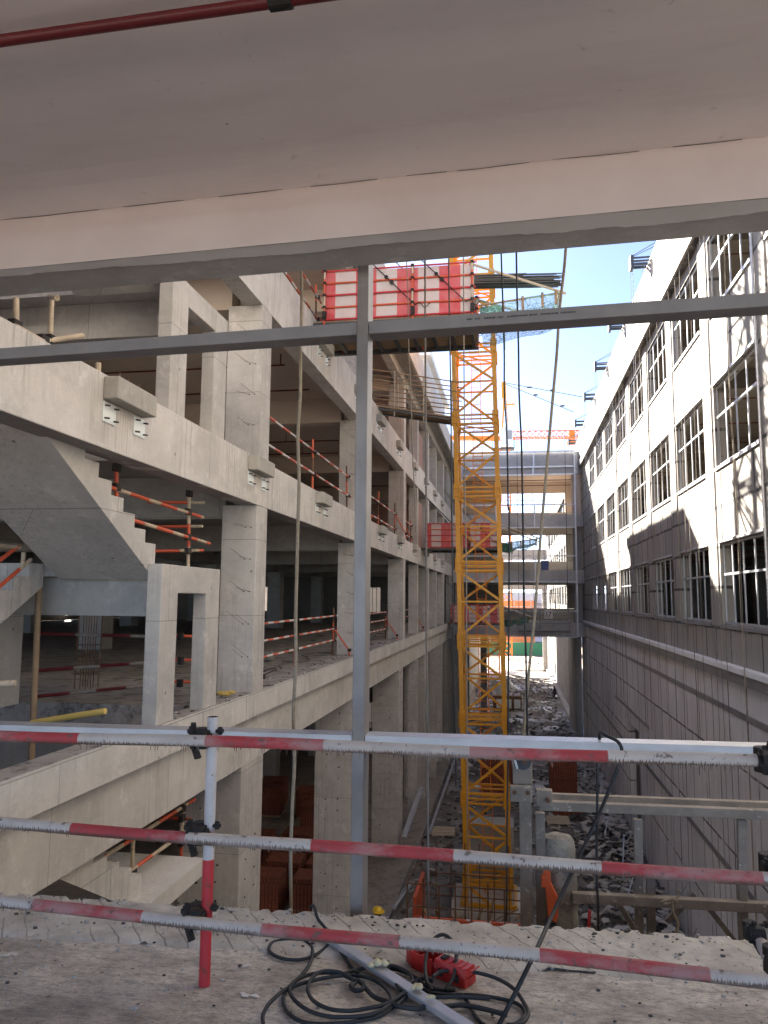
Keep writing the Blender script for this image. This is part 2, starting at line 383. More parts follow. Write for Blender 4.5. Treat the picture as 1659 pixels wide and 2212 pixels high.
def stripes(mb, p, q, r, lens, n=10, first=0, mats=(0, 1)):
    """pipe painted in alternating bands"""
    p, q = Vector(p), Vector(q); L = (q - p).length; t = 0; i = first; k = 0
    while t < L - 1e-4:
        e = min(L, t + lens[k % len(lens)]); mb.path([p.lerp(q, t / L), p.lerp(q, e / L)], r, n, mats[i % 2], caps=(t == 0 or e >= L - 1e-4)); t = e; i += 1; k += 1
    return mb

# ================================================================== large structure
def grid_sheet(mb, x0, x1, y0, y1, nx, ny, fz, mi=0, fy=None):
    vs = []
    for j in range(ny + 1):
        for i in range(nx + 1):
            x = x0 + (x1 - x0) * i / nx; y = y0 + (y1 - y0) * j / ny
            if fy: y = fy(x, j / ny)
            vs.append((x, y, fz(x, y)))
    w = nx + 1
    mb.add(vs, [(j * w + i, j * w + i + 1, (j + 1) * w + i + 1, (j + 1) * w + i) for j in range(ny) for i in range(nx)], mi)
EDGE = lambda x: 4.0 + .0435 * x          # the outer edge of the slab we stand on
# ---- floor we stand on
mb = MB(); mb.prism([(-9, -7, -.38), (7, -7, -.38), (7, EDGE(7) - .02, -.38), (-9, EDGE(-9) - .02, -.38)], (0, 0, .38))
fl = mb.build('floor', 'screed'); tag(fl, kind='structure')
mb = MB(); nz3 = lambda x, y, s, k=0: noise.noise(Vector((x * s, y * s, k)))
def strip_y(x, t):
    a = EDGE(x) - .46 + .05 * nz3(x, 0, 2.1) + .03 * nz3(x, 3, 9); b = EDGE(x) + .012 * nz3(x, 7, 6) + .018 * nz3(x, 2, 1.3)
    return a + (b - a) * t
E0 = lambda x, y: .012 + .006 * nz3(x, y, 5) + .004 * nz3(x, y, 19) - (.014 if y < EDGE(x) - .44 else 0) - (.03 if y > EDGE(x) - .01 else 0) * (nz3(x, 0, 14) > .1)
grid_sheet(mb, -6, 5, 0, 1, 420, 14, E0, fy=strip_y)
tag(mb.build('edge_strip', 'edge_mortar', fl, smooth=True), 'pale mortar strip with scored diagonal lines along the slab edge')
# ---- ceiling
C0 = lambda x: 3.54 - .0400 * (x + .62); C1 = lambda x: C0(x) + .34
mb = MB()
prof = [(-7, 3.655), (2.2, 3.655), (2.75, 3.66), (2.95, 3.672), (3.15, 3.69), (3.30, 3.695), (3.54, 3.69)]
for a, b in zip(prof, prof[1:]):
    d0 = -.04 * (-9 + .62); d1 = -.04 * (7 + .62)
    mb.add([(-9, a[0] + d0, a[1]), (7, a[0] + d1, a[1]), (7, b[0] + d1, b[1]), (-9, b[0] + d0, b[1])], [(0, 3, 2, 1)])
mb.add([(-9, -7.4, 4.0), (7, -7.4, 4.0), (7, C0(7), 4.0), (-9, C0(-9), 4.0)], [(0, 1, 2, 3)])
ce = mb.build('ceiling', 'ceiling_plaster'); tag(ce, kind='structure')
mb = MB(); mb.prism([(-9, C0(-9), 3.404), (7, C0(7), 3.404), (7, C1(7), 3.404), (-9, C1(-9), 3.404)], (0, 0, .6))
eb = mb.build('edge_beam', 'concrete_raw', ce); tag(eb, 'raw grey concrete edge beam with broken plaster')
mb = MB(); mb.add([(-9, C0(-9) - .004, 3.40), (7, C0(7) - .004, 3.40), (7, C0(7) - .004, 3.70), (-9, C0(-9) - .004, 3.70)], [(0, 1, 2, 3)])
mb.build('beam_face', 'beam_pink', eb)
def pl_y(x, t):
    b = .125 + .016 * x + .035 * nz3(x, 0, 1.1) + .022 * nz3(x, 5, 4.5) + .012 * nz3(x, 1, 17)
    return C0(x) - .004 + max(.03, b) * t
mb = MB(); grid_sheet(mb, -6, 5, 0, 1, 500, 5, lambda x, y: 3.397 + .002 * nz3(x, y, 4), fy=pl_y)
mb.build('beam_plaster', 'white_plaster', eb)
# cracked joint where ceiling meets the beam
mb = MB(); pts = [(x, C0(x) - .008, 3.688 + .006 * nz3(x, 0, 3) + .003 * nz3(x, 0, 20)) for x in [-5 + i * .05 for i in range(190)]]
for i in range(len(pts) - 1):
    if nz3(pts[i][0], 9, 4.0) > -.12: mb.tube(pts[i], pts[i + 1], .0012, 4)
mb.build('plaster_crack', 'coupler_iron', ce)
# columns behind the camera that carry the ceiling
for x, y in ((-7.6, -1.5), (5.6, -1.5)):
    mb = MB(); mb.box(x - .3, x + .3, y - .3, y + .3, 0.002, 3.653); mb.build('column', 'concrete', fl)

NB = thing('concrete_building', 'the concrete building the view is taken from, its upper storeys and lower wall', 'building', (0, -5, 0))
MB().prism([(-30, -9, 4.01), (24, -9, 4.01), (24, C1(24) - .02, 4.01), (-30, C1(-30) - .02, 4.01)], (0, 0, 7)).build('upper_storeys', 'concrete_beam', NB)  # unseen mass added to keep sky light off faces toward the camera
MB().prism([(-30, -8.5, -8.6), (24, -8.5, -8.6), (24, 3.2, -8.6), (-30, 2.2, -8.6)], (0, 0, 8.2)).build('lower_wall', 'concrete_pale', NB)  # unseen wall added to cut fill light below, pale to bounce some up

# ---- ground of the yard, mud with a slope to the far end
mb = MB()
def gz(x, y):
    h = -8.42 + .10 * noise.noise(Vector((x * .35, y * .35, 0))) + .07 * noise.noise(Vector((x * 1.3, y * 1.3, 4)))
    if y > 56: h += .18 * noise.noise(Vector((x * .5, y * .4, 9)))
    if y > 55 and x > 3.4: h += 0
    return h
grid_sheet(mb, -4.0, 5.4, 3, 112, 60, 500, gz)
g = mb.build('yard', 'mud', smooth=True); tag(g, kind='structure')
mb = MB(); mb.add([(-600, -200, -8.7), (600, -200, -8.7), (600, 1500, -8.7), (-600, 1500, -8.7)], [(0, 1, 2, 3)])
tag(mb.build('ground', 'sand'), kind='structure')
mb = MB(); mb.box(-40, 60, 112, 160, -8.69, -8.35); tag(mb.build('sandy_road', 'sand'), kind='structure')
# ground floor slab inside the left building
mb = MB(); mb.box(-30, -3.95, 9, 57, -8.9, -8.34); tag(mb.build('basement_floor', 'ground_slab'), kind='structure')

# ================================================================== the long unfinished building on the left
LB = thing('concrete_building', 'long unfinished concrete frame building on the left with open floors and stairs', 'building', (-4.35, 30, 0))
XL = -4.35
PIT = 8.87; COLY = [12.46 + PIT * i for i in range(5)]
def lb(name, mat, mb, **k): return mb.build(name, mat, LB, **k)
lb('floor_slab', 'slab_top', MB().box(-30, XL + .02, 10.72, 55.9, -.38, 0))
s_ = lb('slab_edge', 'concrete_pale', MB().prism([(-4.68, 4.1, -.385), (XL + .03, 4.1, -.385), (XL + .03, 55.9, -.385), (-4.68, 55.9, -.385)], (0, 0, .39)))
lb('edge_topping', 'slab_top', MB().box(-4.66, XL - .02, 4.12, 55.8, .006, .011))
lb('floor_beam', 'concrete_pale', MB().box(-4.95, -4.498, 4.1, 55.9, -1.2, -.39))
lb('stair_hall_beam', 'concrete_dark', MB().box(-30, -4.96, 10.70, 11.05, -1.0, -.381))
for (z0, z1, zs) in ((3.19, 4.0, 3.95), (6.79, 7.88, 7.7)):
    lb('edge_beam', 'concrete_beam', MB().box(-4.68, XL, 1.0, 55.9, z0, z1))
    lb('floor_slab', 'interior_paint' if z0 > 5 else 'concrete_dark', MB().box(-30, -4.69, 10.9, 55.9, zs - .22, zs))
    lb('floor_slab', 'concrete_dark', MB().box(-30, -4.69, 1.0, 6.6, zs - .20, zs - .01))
lb('edge_beam', 'concrete_beam', MB().box(-4.68, XL, 9.0, 55.9, 10.42, 10.86))
lb('roof_slab', 'interior_paint', MB().box(-30, -4.69, 9.0, 55.9, 10.9, 11.2))
lb('canopy', 'concrete_pale', MB().box(-4.68, -3.78, 9.0, 56.2, 10.865, 11.02).box(-3.779, -3.68, 9.0, 56.2, 10.55, 11.5))
lb('parapet', 'concrete_pale', MB().box(-5.3, -5.1, 9.0, 56.0, 11.21, 12.1))
# roof block (stair head)
rb = lb('roof_block', 'concrete_pale', MB().box(-9.5, -4.36, 38.6, 49.2, 11.03, 14.2))
MB().box(-10.0, -4.1, 38.1, 49.7, 14.202, 14.5).build('eave', 'white_plaster', rb)
MB().box(-5.4, -4.9, 38.57, 38.599, 11.3, 13.4).box(-4.355, -4.34, 40.5, 42.0, 11.6, 13.2).build('opening', 'interior_dark', rb)
# cross beams under each floor (seen from below through the bays)
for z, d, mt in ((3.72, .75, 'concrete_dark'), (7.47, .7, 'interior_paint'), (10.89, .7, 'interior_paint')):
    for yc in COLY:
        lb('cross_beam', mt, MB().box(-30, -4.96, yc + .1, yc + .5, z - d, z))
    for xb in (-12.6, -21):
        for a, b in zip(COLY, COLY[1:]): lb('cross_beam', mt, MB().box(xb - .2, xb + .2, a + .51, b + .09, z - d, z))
# columns
def wires(mb, x0, yf, zs, seed):
    r = random.Random(seed)
    for z in zs:
        for k in (0, 1):
            x = x0 - .1 - .1 * k; a = r.uniform(.18, .32); s = r.choice((-1, 1))
            mb.tube((x, yf - .002, z), (x - a * .9, yf - .04, z + a * (.7 if s > 0 else .25)), .0026, 4)
            mb.ball((x, yf, z), .012, n=5, k=4)
tiers = ((0.002, 3.188), (4.002, 6.788), (7.882, 10.418))
for i, yc in enumerate(COLY):
    for t, (z0, z1) in enumerate(tiers):
        c = lb('column', 'concrete', MB().box(-4.98, XL + .001, yc, yc + .56, z0, z1), bevel=.012)
        if i < 2:
            w = MB(); wires(w, XL, yc, [z0 + .6 + .55 * k for k in range(4 if t else 5)], i * 7 + t)
            w.build('tie_wire', 'rusty_steel', c)
    c = lb('column', 'concrete', MB().box(-5.56, XL - .15, yc, yc + 1.12, -8.34, -1.202), bevel=.015)
    w = MB(); r = random.Random(i)
    for k in range(24):
        for dx in (.38, .72):
            if r.random() < .75: w.ball((XL - .15 - dx + r.uniform(-.02, .02), yc - .002, -8.0 + k * .29 + r.uniform(-.03, .03)), r.uniform(.014, .026), n=5, k=4)
        if r.random() < .6:
            for dy in (.3, .75): w.ball((XL - .148, yc + dy, -8 + k * .29 + r.uniform(-.04, .04)), r.uniform(.012, .02), n=5, k=4)
    w.build('tie_hole', 'coupler_iron', c)
    if i: lb('downpipe', 'white_plaster', MB().tube((-4.62, yc + 1.35, -8.3), (-4.62, yc + 1.35, -1.25), .06, 8))
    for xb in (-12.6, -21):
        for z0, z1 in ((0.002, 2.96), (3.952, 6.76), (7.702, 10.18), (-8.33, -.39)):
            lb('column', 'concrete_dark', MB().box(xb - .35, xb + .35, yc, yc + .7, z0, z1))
# intermediate posts seen between the bays at the far end
for yc in (35.0, 43.6):
    for z0, z1 in ((0.002, 3.188), (4.002, 6.788), (7.882, 10.418)):
        lb('column', 'concrete', MB().box(-4.8, XL - .04, yc, yc + .35, z0, z1))
    lb('column', 'concrete', MB().box(-4.8, XL - .04, yc, yc + .35, -8.34, -1.2))
# far end of the building: closed bays
lb('end_wall', 'concrete_dark', MB().box(-4.6, XL - .02, 50.6, 55.9, -8.3, -1.21).box(-4.6, XL - .02, 52.4, 55.9, .005, 3.18).box(-4.6, XL - .02, 50.5, 55.9, 4.01, 6.78).box(-4.6, XL - .02, 50.5, 55.9, 7.89, 10.41))
lb('infill_wall', 'brickwork', MB().box(-4.9, -4.7, 31.0, 33.5, 4.01, 6.78).box(-4.62, -4.42, 35.4, 37.2, 7.89, 9.6).box(-4.62, -4.42, 35.4, 37.0, 4.01, 6.2))
lb('infill_wall', 'brickwork', MB().box(-12, -5.2, 31.4, 31.6, 7.71, 10.1).box(-12, -5.2, 40.3, 40.5, 3.96, 6.7))
lb('partition_wall', 'interior_paint', MB().box(-12.2, -5.0, 22.4, 22.6, 7.71, 10.88))
# back and end walls with small openings, daylight beyond
for z0, z1 in ((.001, 3.729), (3.951, 7.479), (7.701, 10.89), (-8.339, -.381)):
    bw = MB()
    y = 9.0
    for oy, ow in ((30.5, .5), (47.6, 1.0), (50.1, .3), (52.6, .25)):
        bw.box(-30.2, -30.0, y, oy, z0, z1); bw.box(-30.2, -30.0, oy, oy + ow, z0, z0 + .3); bw.box(-30.2, -30.0, oy, oy + ow, z0 + 2.4, z1); y = oy + ow
    bw.box(-30.2, -30.0, y, 55.5, z0, z1)
    lb('back_wall', 'interior_dark', bw); bw = MB()
    x = -29.99
    for ox, ow in ((-24, .8), (-18.75, 1.5), (-10.6, .9), (-7.6, .8)):
        bw.box(x, ox, 55.5, 55.7, z0, z1); bw.box(ox, ox + ow, 55.5, 55.7, z0, z0 + .6); bw.box(ox, ox + ow, 55.5, 55.7, z0 + 2.4, z1)
        for k in (1, 2): bw.box(ox + ow * k / 3 - .02, ox + ow * k / 3 + .02, 55.55, 55.6, z0 + .6, z0 + 2.4)
        x = ox + ow
    bw.box(x, -4.7, 55.5, 55.7, z0, z1)
    lb('end_wall', 'interior_dark', bw)
# walls of the stair hall
lb('stair_wall', 'concrete_dark', MB().box(-13, -12.8, 1, 10.6, -8.3, 3.7))
# corbels and anchor plates
for zt, zb, ys in ((3.97, 3.72, (7.38, 11.95, 16.35, 20.7, 24.3, 28.5, 33.0, 37.3, 41.7, 46.2)), (7.6, 7.35, (16.3, 20.4, 23.9, 28.1, 32.8, 37.2, 41.6, 46.0)), (.0, 0, ())):
    for i, y in enumerate(ys):
        b = MB().box(XL + .002, -4.17, y, y + .9, zb, zt); o = lb('corbel', 'corbel', b, bevel=.012)
        for dy in (0.0, .68):
            p = MB().box(XL + .001, XL + .012, y + dy, y + dy + .27, zb - .24, zb - .02)
            for a in (.04, .23):
                for c in (.04, .18): p.tube((XL + .01, y + dy + a, zb - .24 + c), (XL + .07, y + dy + a, zb - .24 + c - .01), .011, 5, 1)
            lb('anchor_plate', ['anchor_plate', 'dark_steel'], p)
for y in (7.55, 7.75, 8.0):
    lb('starter_bar', 'rusty_steel', MB().tube((-4.26, y, 3.97), (-4.27, y + .02, 4.06), .008, 5))
lb('pipe_stub', 'bamboo_white', MB().tube((-4.42, 7.38, 4.0), (-4.42, 7.38, 4.12), .03, 8))
# portal frames
for z0, zt, zl in ((.002, 2.02, 1.65), (4.002, 5.93, 5.6)):
    lb('portal_frame', 'concrete', MB().box(-4.6, -4.4, 9.06, 9.55, z0, zt).box(-4.6, -4.4, 10.5, 11.0, z0, zt).box(-4.599, -4.401, 9.55, 10.5, zl, zt - .001), bevel=.01)
# stairs: flights seen from below, the stepped side towards the yard
def flight(y0, z0, y1, z1, xa, xb, n, thick=.26):
    """steps fall (or rise) from (y0,z0) to (y1,z1)"""
    top = [(y0, z0)]; dy = (y1 - y0) / n; dz = (z1 - z0) / n
    for i in range(n):
        top += [(y0 + dy * (i + 1), z0 + dz * i), (y0 + dy * (i + 1), z0 + dz * (i + 1))]
    L = math.hypot(dy, dz); off = thick * L / abs(dy)
    pts = top + [(y1, z1 - off), (y0, z0 - off)]
    mb = MB(); n_ = len(pts); A = [(xa, y, z) for y, z in pts]; B = [(xb, y, z) for y, z in pts]
    k = len(top)
    mb.add(A + B, [(i, i + 1, n_ + i + 1, n_ + i) for i in range(n_ - 1)] + [(n_ - 1, 0, n_, 2 * n_ - 1)])
    # side faces as quads under each tread so the outline stays crisp
    for xs in (xa, xb):
        for i in range(n):
            ya, yb = y0 + dy * i, y0 + dy * (i + 1); t = z0 + dz * i
            za = z0 - off + dz * i; zb = z0 - off + dz * (i + 1)
            mb.add([(xs, ya, za), (xs, yb, zb), (xs, yb, t), (xs, ya, t)], [(0, 1, 2, 3)])
    return mb
def flipfix(o):
    import bmesh
    bm = bmesh.new(); bm.from_mesh(o.data); bmesh.ops.remove_doubles(bm, verts=bm.verts, dist=1e-5); bmesh.ops.recalc_face_normals(bm, faces=bm.faces); bm.to_mesh(o.data); bm.free(); return o
for dz in (0, -4.1, 3.9):
    up = dz == 0
    flipfix(lb('stair_flight', 'concrete_pale' if dz < 0 else 'concrete', flight(6.35, 3.75 + dz, 9.25, 2.12 + dz, -5.95, -4.6, 10)))
    if dz < 3: flipfix(lb('stair_flight', 'concrete', flight(9.2, 2.02 + dz, 5.9, .1 + dz, -7.5, -6.15, 11)))
    lb('stair_landing', 'concrete_pale' if dz < 0 else 'concrete', MB().box(-7.6, -4.6 if dz >= 0 else -4.36, 9.26 if dz >= 0 else 8.98, 10.66, 1.86 + dz - (.05 if dz < 0 else 0), 2.03 + dz))
    lb('landing_beam', 'concrete', MB().box(-7.6, -4.6, 9.6, 9.95, 1.34 + dz, 1.855 + dz - (.05 if dz < 0 else 0)))
    lb('column', 'concrete', MB().box(-7.75, -7.3, 9.96, 10.5, max(-8.3, .0 + dz), 1.85 + dz - (.05 if dz < 0 else 0)))
# fire pipes below the ceilings of the upper floors
r = random.Random(3)
for z in (7.2, 10.6):
    for yc in (13.6, 15.4, 17.2, 19.4, 23.5, 26, 28.3, 33, 37):
        m_ = MB(); m_.tube((-13, yc, z), (-5.4, yc, z), .022, 6)
        for k in range(3):
            x = -5.5 - 2.3 * k - r.uniform(0, .4); m_.tube((x, yc, z), (x, yc, z + .28), .016, 5)
        lb('fire_pipe', 'dark_red', m_)

# ================================================================== the rendered building on the right
XR = 5.0
RB = thing('rendered_building', 'long sunlit building on the right, pale rendered wall with three rows of windows', 'building', (5, 40, -8.6))
def rbp(name, mat, mb, **k): return mb.build(name, mat, RB, **k)
Y0, Y1 = 3.0, 118.0; WP = 4.45; WW = 3.4; WS = 16.35
rows = ((1.05, 3.0), (4.9, 6.93), (8.8, 10.78))
wy = [WS + WP * k for k in range(-2, 22)]
wy = [y for y in wy if not (50.9 < y + WW and y < 52.0) ]
wy = [y for y in wy if not (55.0 < y < 62.0)]
wall = MB(); T = .28
zb = [(.15, 1.05), (3.0, 4.9), (6.93, 8.8), (10.78, 11.5)]
for a, b in zb: wall.box(XR, XR + T, Y0, Y1, a, b)
for z0, z1 in rows:
    y = Y0
    for w in wy: wall.box(XR, XR + T, y, w, z0, z1); y = w + WW
    wall.box(XR, XR + T, y, Y1, z0, z1)
rbp('upper_wall', 'facade_render', wall)
pil = MB()
for a, b in zip(wy, wy[1:]):
    if b - a < 5: pil.box(XR - .035, XR - .001, a + WW + .14, b - .14, .16, 11.13)
pil.each('pilaster', 'facade_render', RB)
# lower wall with a tall doorway
DY0, DY1 = 33.2, 36.2; DZ = -3.75
rbp('lower_wall', 'facade_lower', MB().box(XR - .02, XR + T, Y0, DY0, -8.6, .0).box(XR - .02, XR + T, DY1, 59.0, -8.6, 0).box(XR - .02, XR + T, DY0, DY1, DZ, 0))
rbp('far_lower_wall', 'facade_block', MB().box(XR - .1, XR + T, 66.4, Y1, -8.6, -.9).box(XR - .1, XR + T, 66.39, Y1, -.89, .14))
rbp('wall_plinth', 'concrete', MB().box(XR - .55, XR - .11, 66.0, Y1, -8.6, -8.12))
rbp('ledge', 'white_plaster', MB().box(XR - .20, XR + .1, Y0, 58.9, .02, .145))
rbp('ledge_channel', 'galvanised_dull', MB().box(XR - .15, XR - .02, Y0, 58.9, -.22, .018))
rbp('wall_strip', 'galvanised_dull', MB().box(XR - .045, XR - .021, Y0, 58.9, -1.0, -.86))
rbp('wall_strip', 'galvanised_dull', MB().box(XR - .045, XR - .021, Y0, DY0 - .02, -4.78, -4.63).box(XR - .045, XR - .021, DY1 + .02, 56, -4.92, -4.77))
rbp('wall_strip', 'galvanised_dull', MB().box(XR - .044, XR - .021, 30.7, 40.3, -3.24, -3.12))
rbp('doorway_reveal', 'interior_dark', MB().box(XR + T, XR + 3.2, DY1, DY1 + .1, -8.6, DZ).box(XR + T + 3, XR + T + 3.1, DY0, DY1, -8.6, DZ).box(XR + T, XR + 3.2, DY0 - .1, DY0, -8.6, DZ).box(XR + T, XR + 3.2, DY0, DY1, DZ + .01, DZ + .1))
# canopy below the parapet, parapet, coping
rbp('canopy', 'parapet_render', MB().box(XR - .20, XR - .001, Y0, Y1, 11.14, 11.3).box(XR - .27, XR - .201, Y0, Y1, 11.1, 11.5))
rbp('parapet', 'parapet_render', MB().box(XR - .17, XR + .1, Y0, Y1, 11.51, 13.36))
rbp('parapet_coping', 'white_plaster', MB().box(XR - .20, XR + .13, Y0, Y1, 13.362, 13.42))
# floors and rooms behind the windows
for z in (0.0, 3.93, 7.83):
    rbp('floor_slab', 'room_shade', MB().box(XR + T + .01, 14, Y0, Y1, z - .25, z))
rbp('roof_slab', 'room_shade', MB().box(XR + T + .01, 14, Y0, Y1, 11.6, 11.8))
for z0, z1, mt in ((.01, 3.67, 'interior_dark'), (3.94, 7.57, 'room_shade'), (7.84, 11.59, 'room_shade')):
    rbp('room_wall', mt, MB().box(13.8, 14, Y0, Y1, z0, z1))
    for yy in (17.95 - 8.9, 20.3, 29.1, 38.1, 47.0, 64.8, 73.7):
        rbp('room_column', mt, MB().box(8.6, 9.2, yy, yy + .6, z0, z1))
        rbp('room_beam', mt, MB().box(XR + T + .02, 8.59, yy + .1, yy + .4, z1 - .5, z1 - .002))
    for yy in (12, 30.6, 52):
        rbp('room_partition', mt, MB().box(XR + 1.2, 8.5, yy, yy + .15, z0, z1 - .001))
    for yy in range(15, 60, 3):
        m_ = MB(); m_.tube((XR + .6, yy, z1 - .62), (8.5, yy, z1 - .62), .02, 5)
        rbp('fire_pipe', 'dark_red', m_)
# windows: outer frame, transom, three mullions, deeper inner posts, sill and head flashing
for r_, (z0, z1) in enumerate(rows):
    for w in wy:
        f = MB(); t = .05; x = XR + .06; X2 = x + .04
        a, b = w + .01, w + WW - .01; c, d = z0 + .01, z1 - .01; zt = c + (d - c) * .60
        f.box(x, X2, a, a + t, c, d).box(x, X2, b - t, b, c, d).box(x, X2, a + t, b - t, c, c + t).box(x, X2, a + t, b - t, d - t, d)
        f.box(x - .012, X2 - .002, a + t, b - t, zt, zt + .05)
        q = (b - a) / 4
        for k in (1, 2, 3):
            f.box(x - .006, X2 - .018, a + q * k - .022, a + q * k + .022, c + t, zt - .001); f.box(x - .006, X2 - .018, a + q * k - .022, a + q * k + .022, zt + .051, d - t)
        o = rbp('window', 'window_steel', f)
        if w < 60:
            MB().box(XR - .045, XR + .055, a - .06, b + .06, z0 - .10, z0 - .02).build('sill', 'galvanised_dull' if r_ == 0 else 'galvanised', o)
            if r_ < 2: MB().box(XR - .04, XR + .055, a - .04, b + .04, z1 + .01, z1 + .07).build('head_flashing', 'galvanised', o)
# shallow reveals are in the wall thickness; a steel downpipe down the whole face
dp = at(1619, 682, X=4.9)
rbp('downpipe', 'galvanised', MB().tube((XR - .07, 16.05, .2), (XR - .07, 16.05, 11.1), .03, 8))

FW_ = thing('far_wing', 'far wing of the left building beyond the link bridge', 'building', (-10, 85, -8.6))
MB().box(-24, -4.7, 63.5, 109, -8.6, 11.2).build('wall', 'concrete', FW_)

# ================================================================== link bridge between the two buildings
BR = thing('link_bridge', 'four level concrete link bridge joining both buildings across the yard', 'bridge', (0.3, 59, -1.05))
def br(n, m, mb, **k): return mb.build(n, m, BR, **k)
BX0, BX1 = XL, XR - .02
def bridge(br, Y, Yb, front_steel=True):
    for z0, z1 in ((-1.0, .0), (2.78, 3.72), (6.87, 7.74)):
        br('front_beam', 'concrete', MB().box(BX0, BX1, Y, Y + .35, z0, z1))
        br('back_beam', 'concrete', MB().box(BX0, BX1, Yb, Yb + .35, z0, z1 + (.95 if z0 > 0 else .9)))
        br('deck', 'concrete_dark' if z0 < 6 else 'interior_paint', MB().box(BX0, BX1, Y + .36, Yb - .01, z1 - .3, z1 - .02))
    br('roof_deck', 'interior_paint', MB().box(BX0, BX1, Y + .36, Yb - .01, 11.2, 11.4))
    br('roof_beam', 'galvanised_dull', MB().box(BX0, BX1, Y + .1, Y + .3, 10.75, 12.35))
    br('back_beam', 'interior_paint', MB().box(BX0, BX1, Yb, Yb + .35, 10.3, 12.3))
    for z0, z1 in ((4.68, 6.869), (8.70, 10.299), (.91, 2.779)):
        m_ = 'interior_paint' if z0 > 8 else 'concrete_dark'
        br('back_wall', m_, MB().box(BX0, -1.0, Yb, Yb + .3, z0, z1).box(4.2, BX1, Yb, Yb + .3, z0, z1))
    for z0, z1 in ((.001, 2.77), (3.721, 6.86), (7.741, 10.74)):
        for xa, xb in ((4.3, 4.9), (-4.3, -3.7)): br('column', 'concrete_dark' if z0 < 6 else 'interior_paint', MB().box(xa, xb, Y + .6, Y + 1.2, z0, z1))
bridge(br, 56.0, 63.0)
br('side_wall', 'concrete_dark', MB().box(-4.6, -4.36, 56.0, 63.4, -8.6, 12.3))  # wall added to stop sun passing through the open bridge levels
br('fire_pipe', 'dark_red', MB().tube((-4.2, 57.5, 10.5), (4.9, 57.5, 10.5), .03, 6).tube((-4.2, 59.5, 10.4), (4.9, 59.5, 10.4), .03, 6).tube((-4.2, 57.5, 6.4), (4.9, 57.5, 6.4), .03, 6))
# bridge legs either side, seen dark in the gap
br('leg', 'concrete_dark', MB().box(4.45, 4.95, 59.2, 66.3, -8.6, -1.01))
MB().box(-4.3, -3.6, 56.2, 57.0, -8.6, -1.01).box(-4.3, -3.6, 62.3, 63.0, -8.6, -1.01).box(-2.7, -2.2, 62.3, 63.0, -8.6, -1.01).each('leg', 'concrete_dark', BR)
# bright steel glazing frame on the bridge front
fr = MB()
for z, h in ((12.38, .12), (11.25, .12), (10.68, .1), (8.47, .09), (6.80, .09), (4.74, .08), (2.88, .08), (.80, .07), (-1.03, .05)): fr.box(-3.6, 4.40, 55.86, 55.96, z - h / 2, z + h / 2)
br('glazing_rail', 'white_steel', fr)
fr = MB()
for x in (4.45, -3.7): fr.box(x - .05, x + .05, 55.85, 55.95, -1.0, 12.44)
for x, z0, z1 in ((1.55, 11.3, 12.3), (1.55, 6.85, 8.42), (1.55, 2.93, 4.7), (1.5, 10.73, 11.19), (-1.2, 6.85, 8.42), (-1.2, 11.3, 12.3), (-1.2, 2.93, 4.7)): fr.box(x - .05, x + .05, 55.87, 55.95, z0, z1)
br('glazing_post', 'white_steel', fr)
# opening bars (thin dark grid) in the back openings
for z0, z1 in ((.92, 2.77), (4.69, 6.86), (8.71, 10.29)):
    fr = MB()
    for k in range(6): fr.box(-1.0 + .87 * k - .02, -1.0 + .87 * k + .02, 63.1, 63.15, z0, z1)
    fr.box(-1.0, 4.2, 63.16, 63.2, z0 + .62 * (z1 - z0), z0 + .62 * (z1 - z0) + .04)
    br('window_bars', 'dark_steel', fr)
BR2 = thing('link_bridge', 'second link bridge far beyond the first, seen through its openings', 'bridge', (0.3, 115, -1.05))
br2 = lambda n, m, mb, **k: mb.build(n, m, BR2, **k)
br2('deck_beam', 'concrete', MB().box(-6, 4.8, 112, 112.4, 3.0, 4.4).box(-6, 4.8, 112, 112.4, 7.3, 8.8).box(-6, 4.8, 112, 112.4, 11.2, 12.8).box(-6, 4.8, 112, 112.4, -1.2, .3))
br2('railing', 'white_steel', MB().box(-6, 4.8, 111.8, 111.9, 1.4, 1.5).box(-6, 4.8, 111.8, 111.9, 2.6, 2.75).box(-6, 4.8, 111.8, 111.9, .5, .62).box(-3, -2.9, 111.8, 111.9, .3, 3).box(0, .1, 111.8, 111.9, .3, 3).box(2.4, 2.5, 111.8, 111.9, .3, 3))
MB().box(4.0, 4.7, 112, 112.5, -8.3, 3).box(-6, -5.2, 112, 112.5, -8.3, 12).each('leg', 'concrete', BR2)

# ================================================================== objects near the camera
EY = lambda x: EDGE(x) + .07                     # plane of the steel frame just outside the slab
# ---- steel frame: post and two transoms each side
SF = thing('curtain_wall_post_and_rails', 'galvanised steel curtain wall frame of one post and long cross rails at the slab edge', 'steel frame', (-.8, 4.06, 0))
px0 = at(765, 1290, Y=4.05).x; px1 = at(790.5, 1290, Y=4.05).x
MB().box(px0, px1, 4.035, 4.18, -.5, 3.99).build('post', 'post_steel', SF, bevel=.004)
def transom(z1, z0, tag_, tl):
    for xa, xb in ((-4.2, px0 - .003), (px1 + .003, 4.2)):
        f0 = lambda x: 4.045 + tl * (x + .8)
        m_ = MB(); m_.prism([(xa, f0(xa), z0), (xb, f0(xb), z0), (xb, f0(xb) + .13, z0), (xa, f0(xa) + .13, z0)], (0, 0, z1 - z0))
        m_.prism([(xa, f0(xa) - .0015, z0 + .004), (xb, f0(xb) - .0015, z0 + .004), (xb, f0(xb) + .001, z0 + .004), (xa, f0(xa) + .001, z0 + .004)], (0, 0, .004))
        m_.build('cross_rail', tag_, SF, bevel=.005)
ztop = at(760, 697, Y=4.05).z; transom(ztop, ztop - .072, 'galvanised_dull', -.048)
zlow = at(803, 1589, Y=4.05).z; transom(zlow, zlow - .072, 'galvanised', .050)
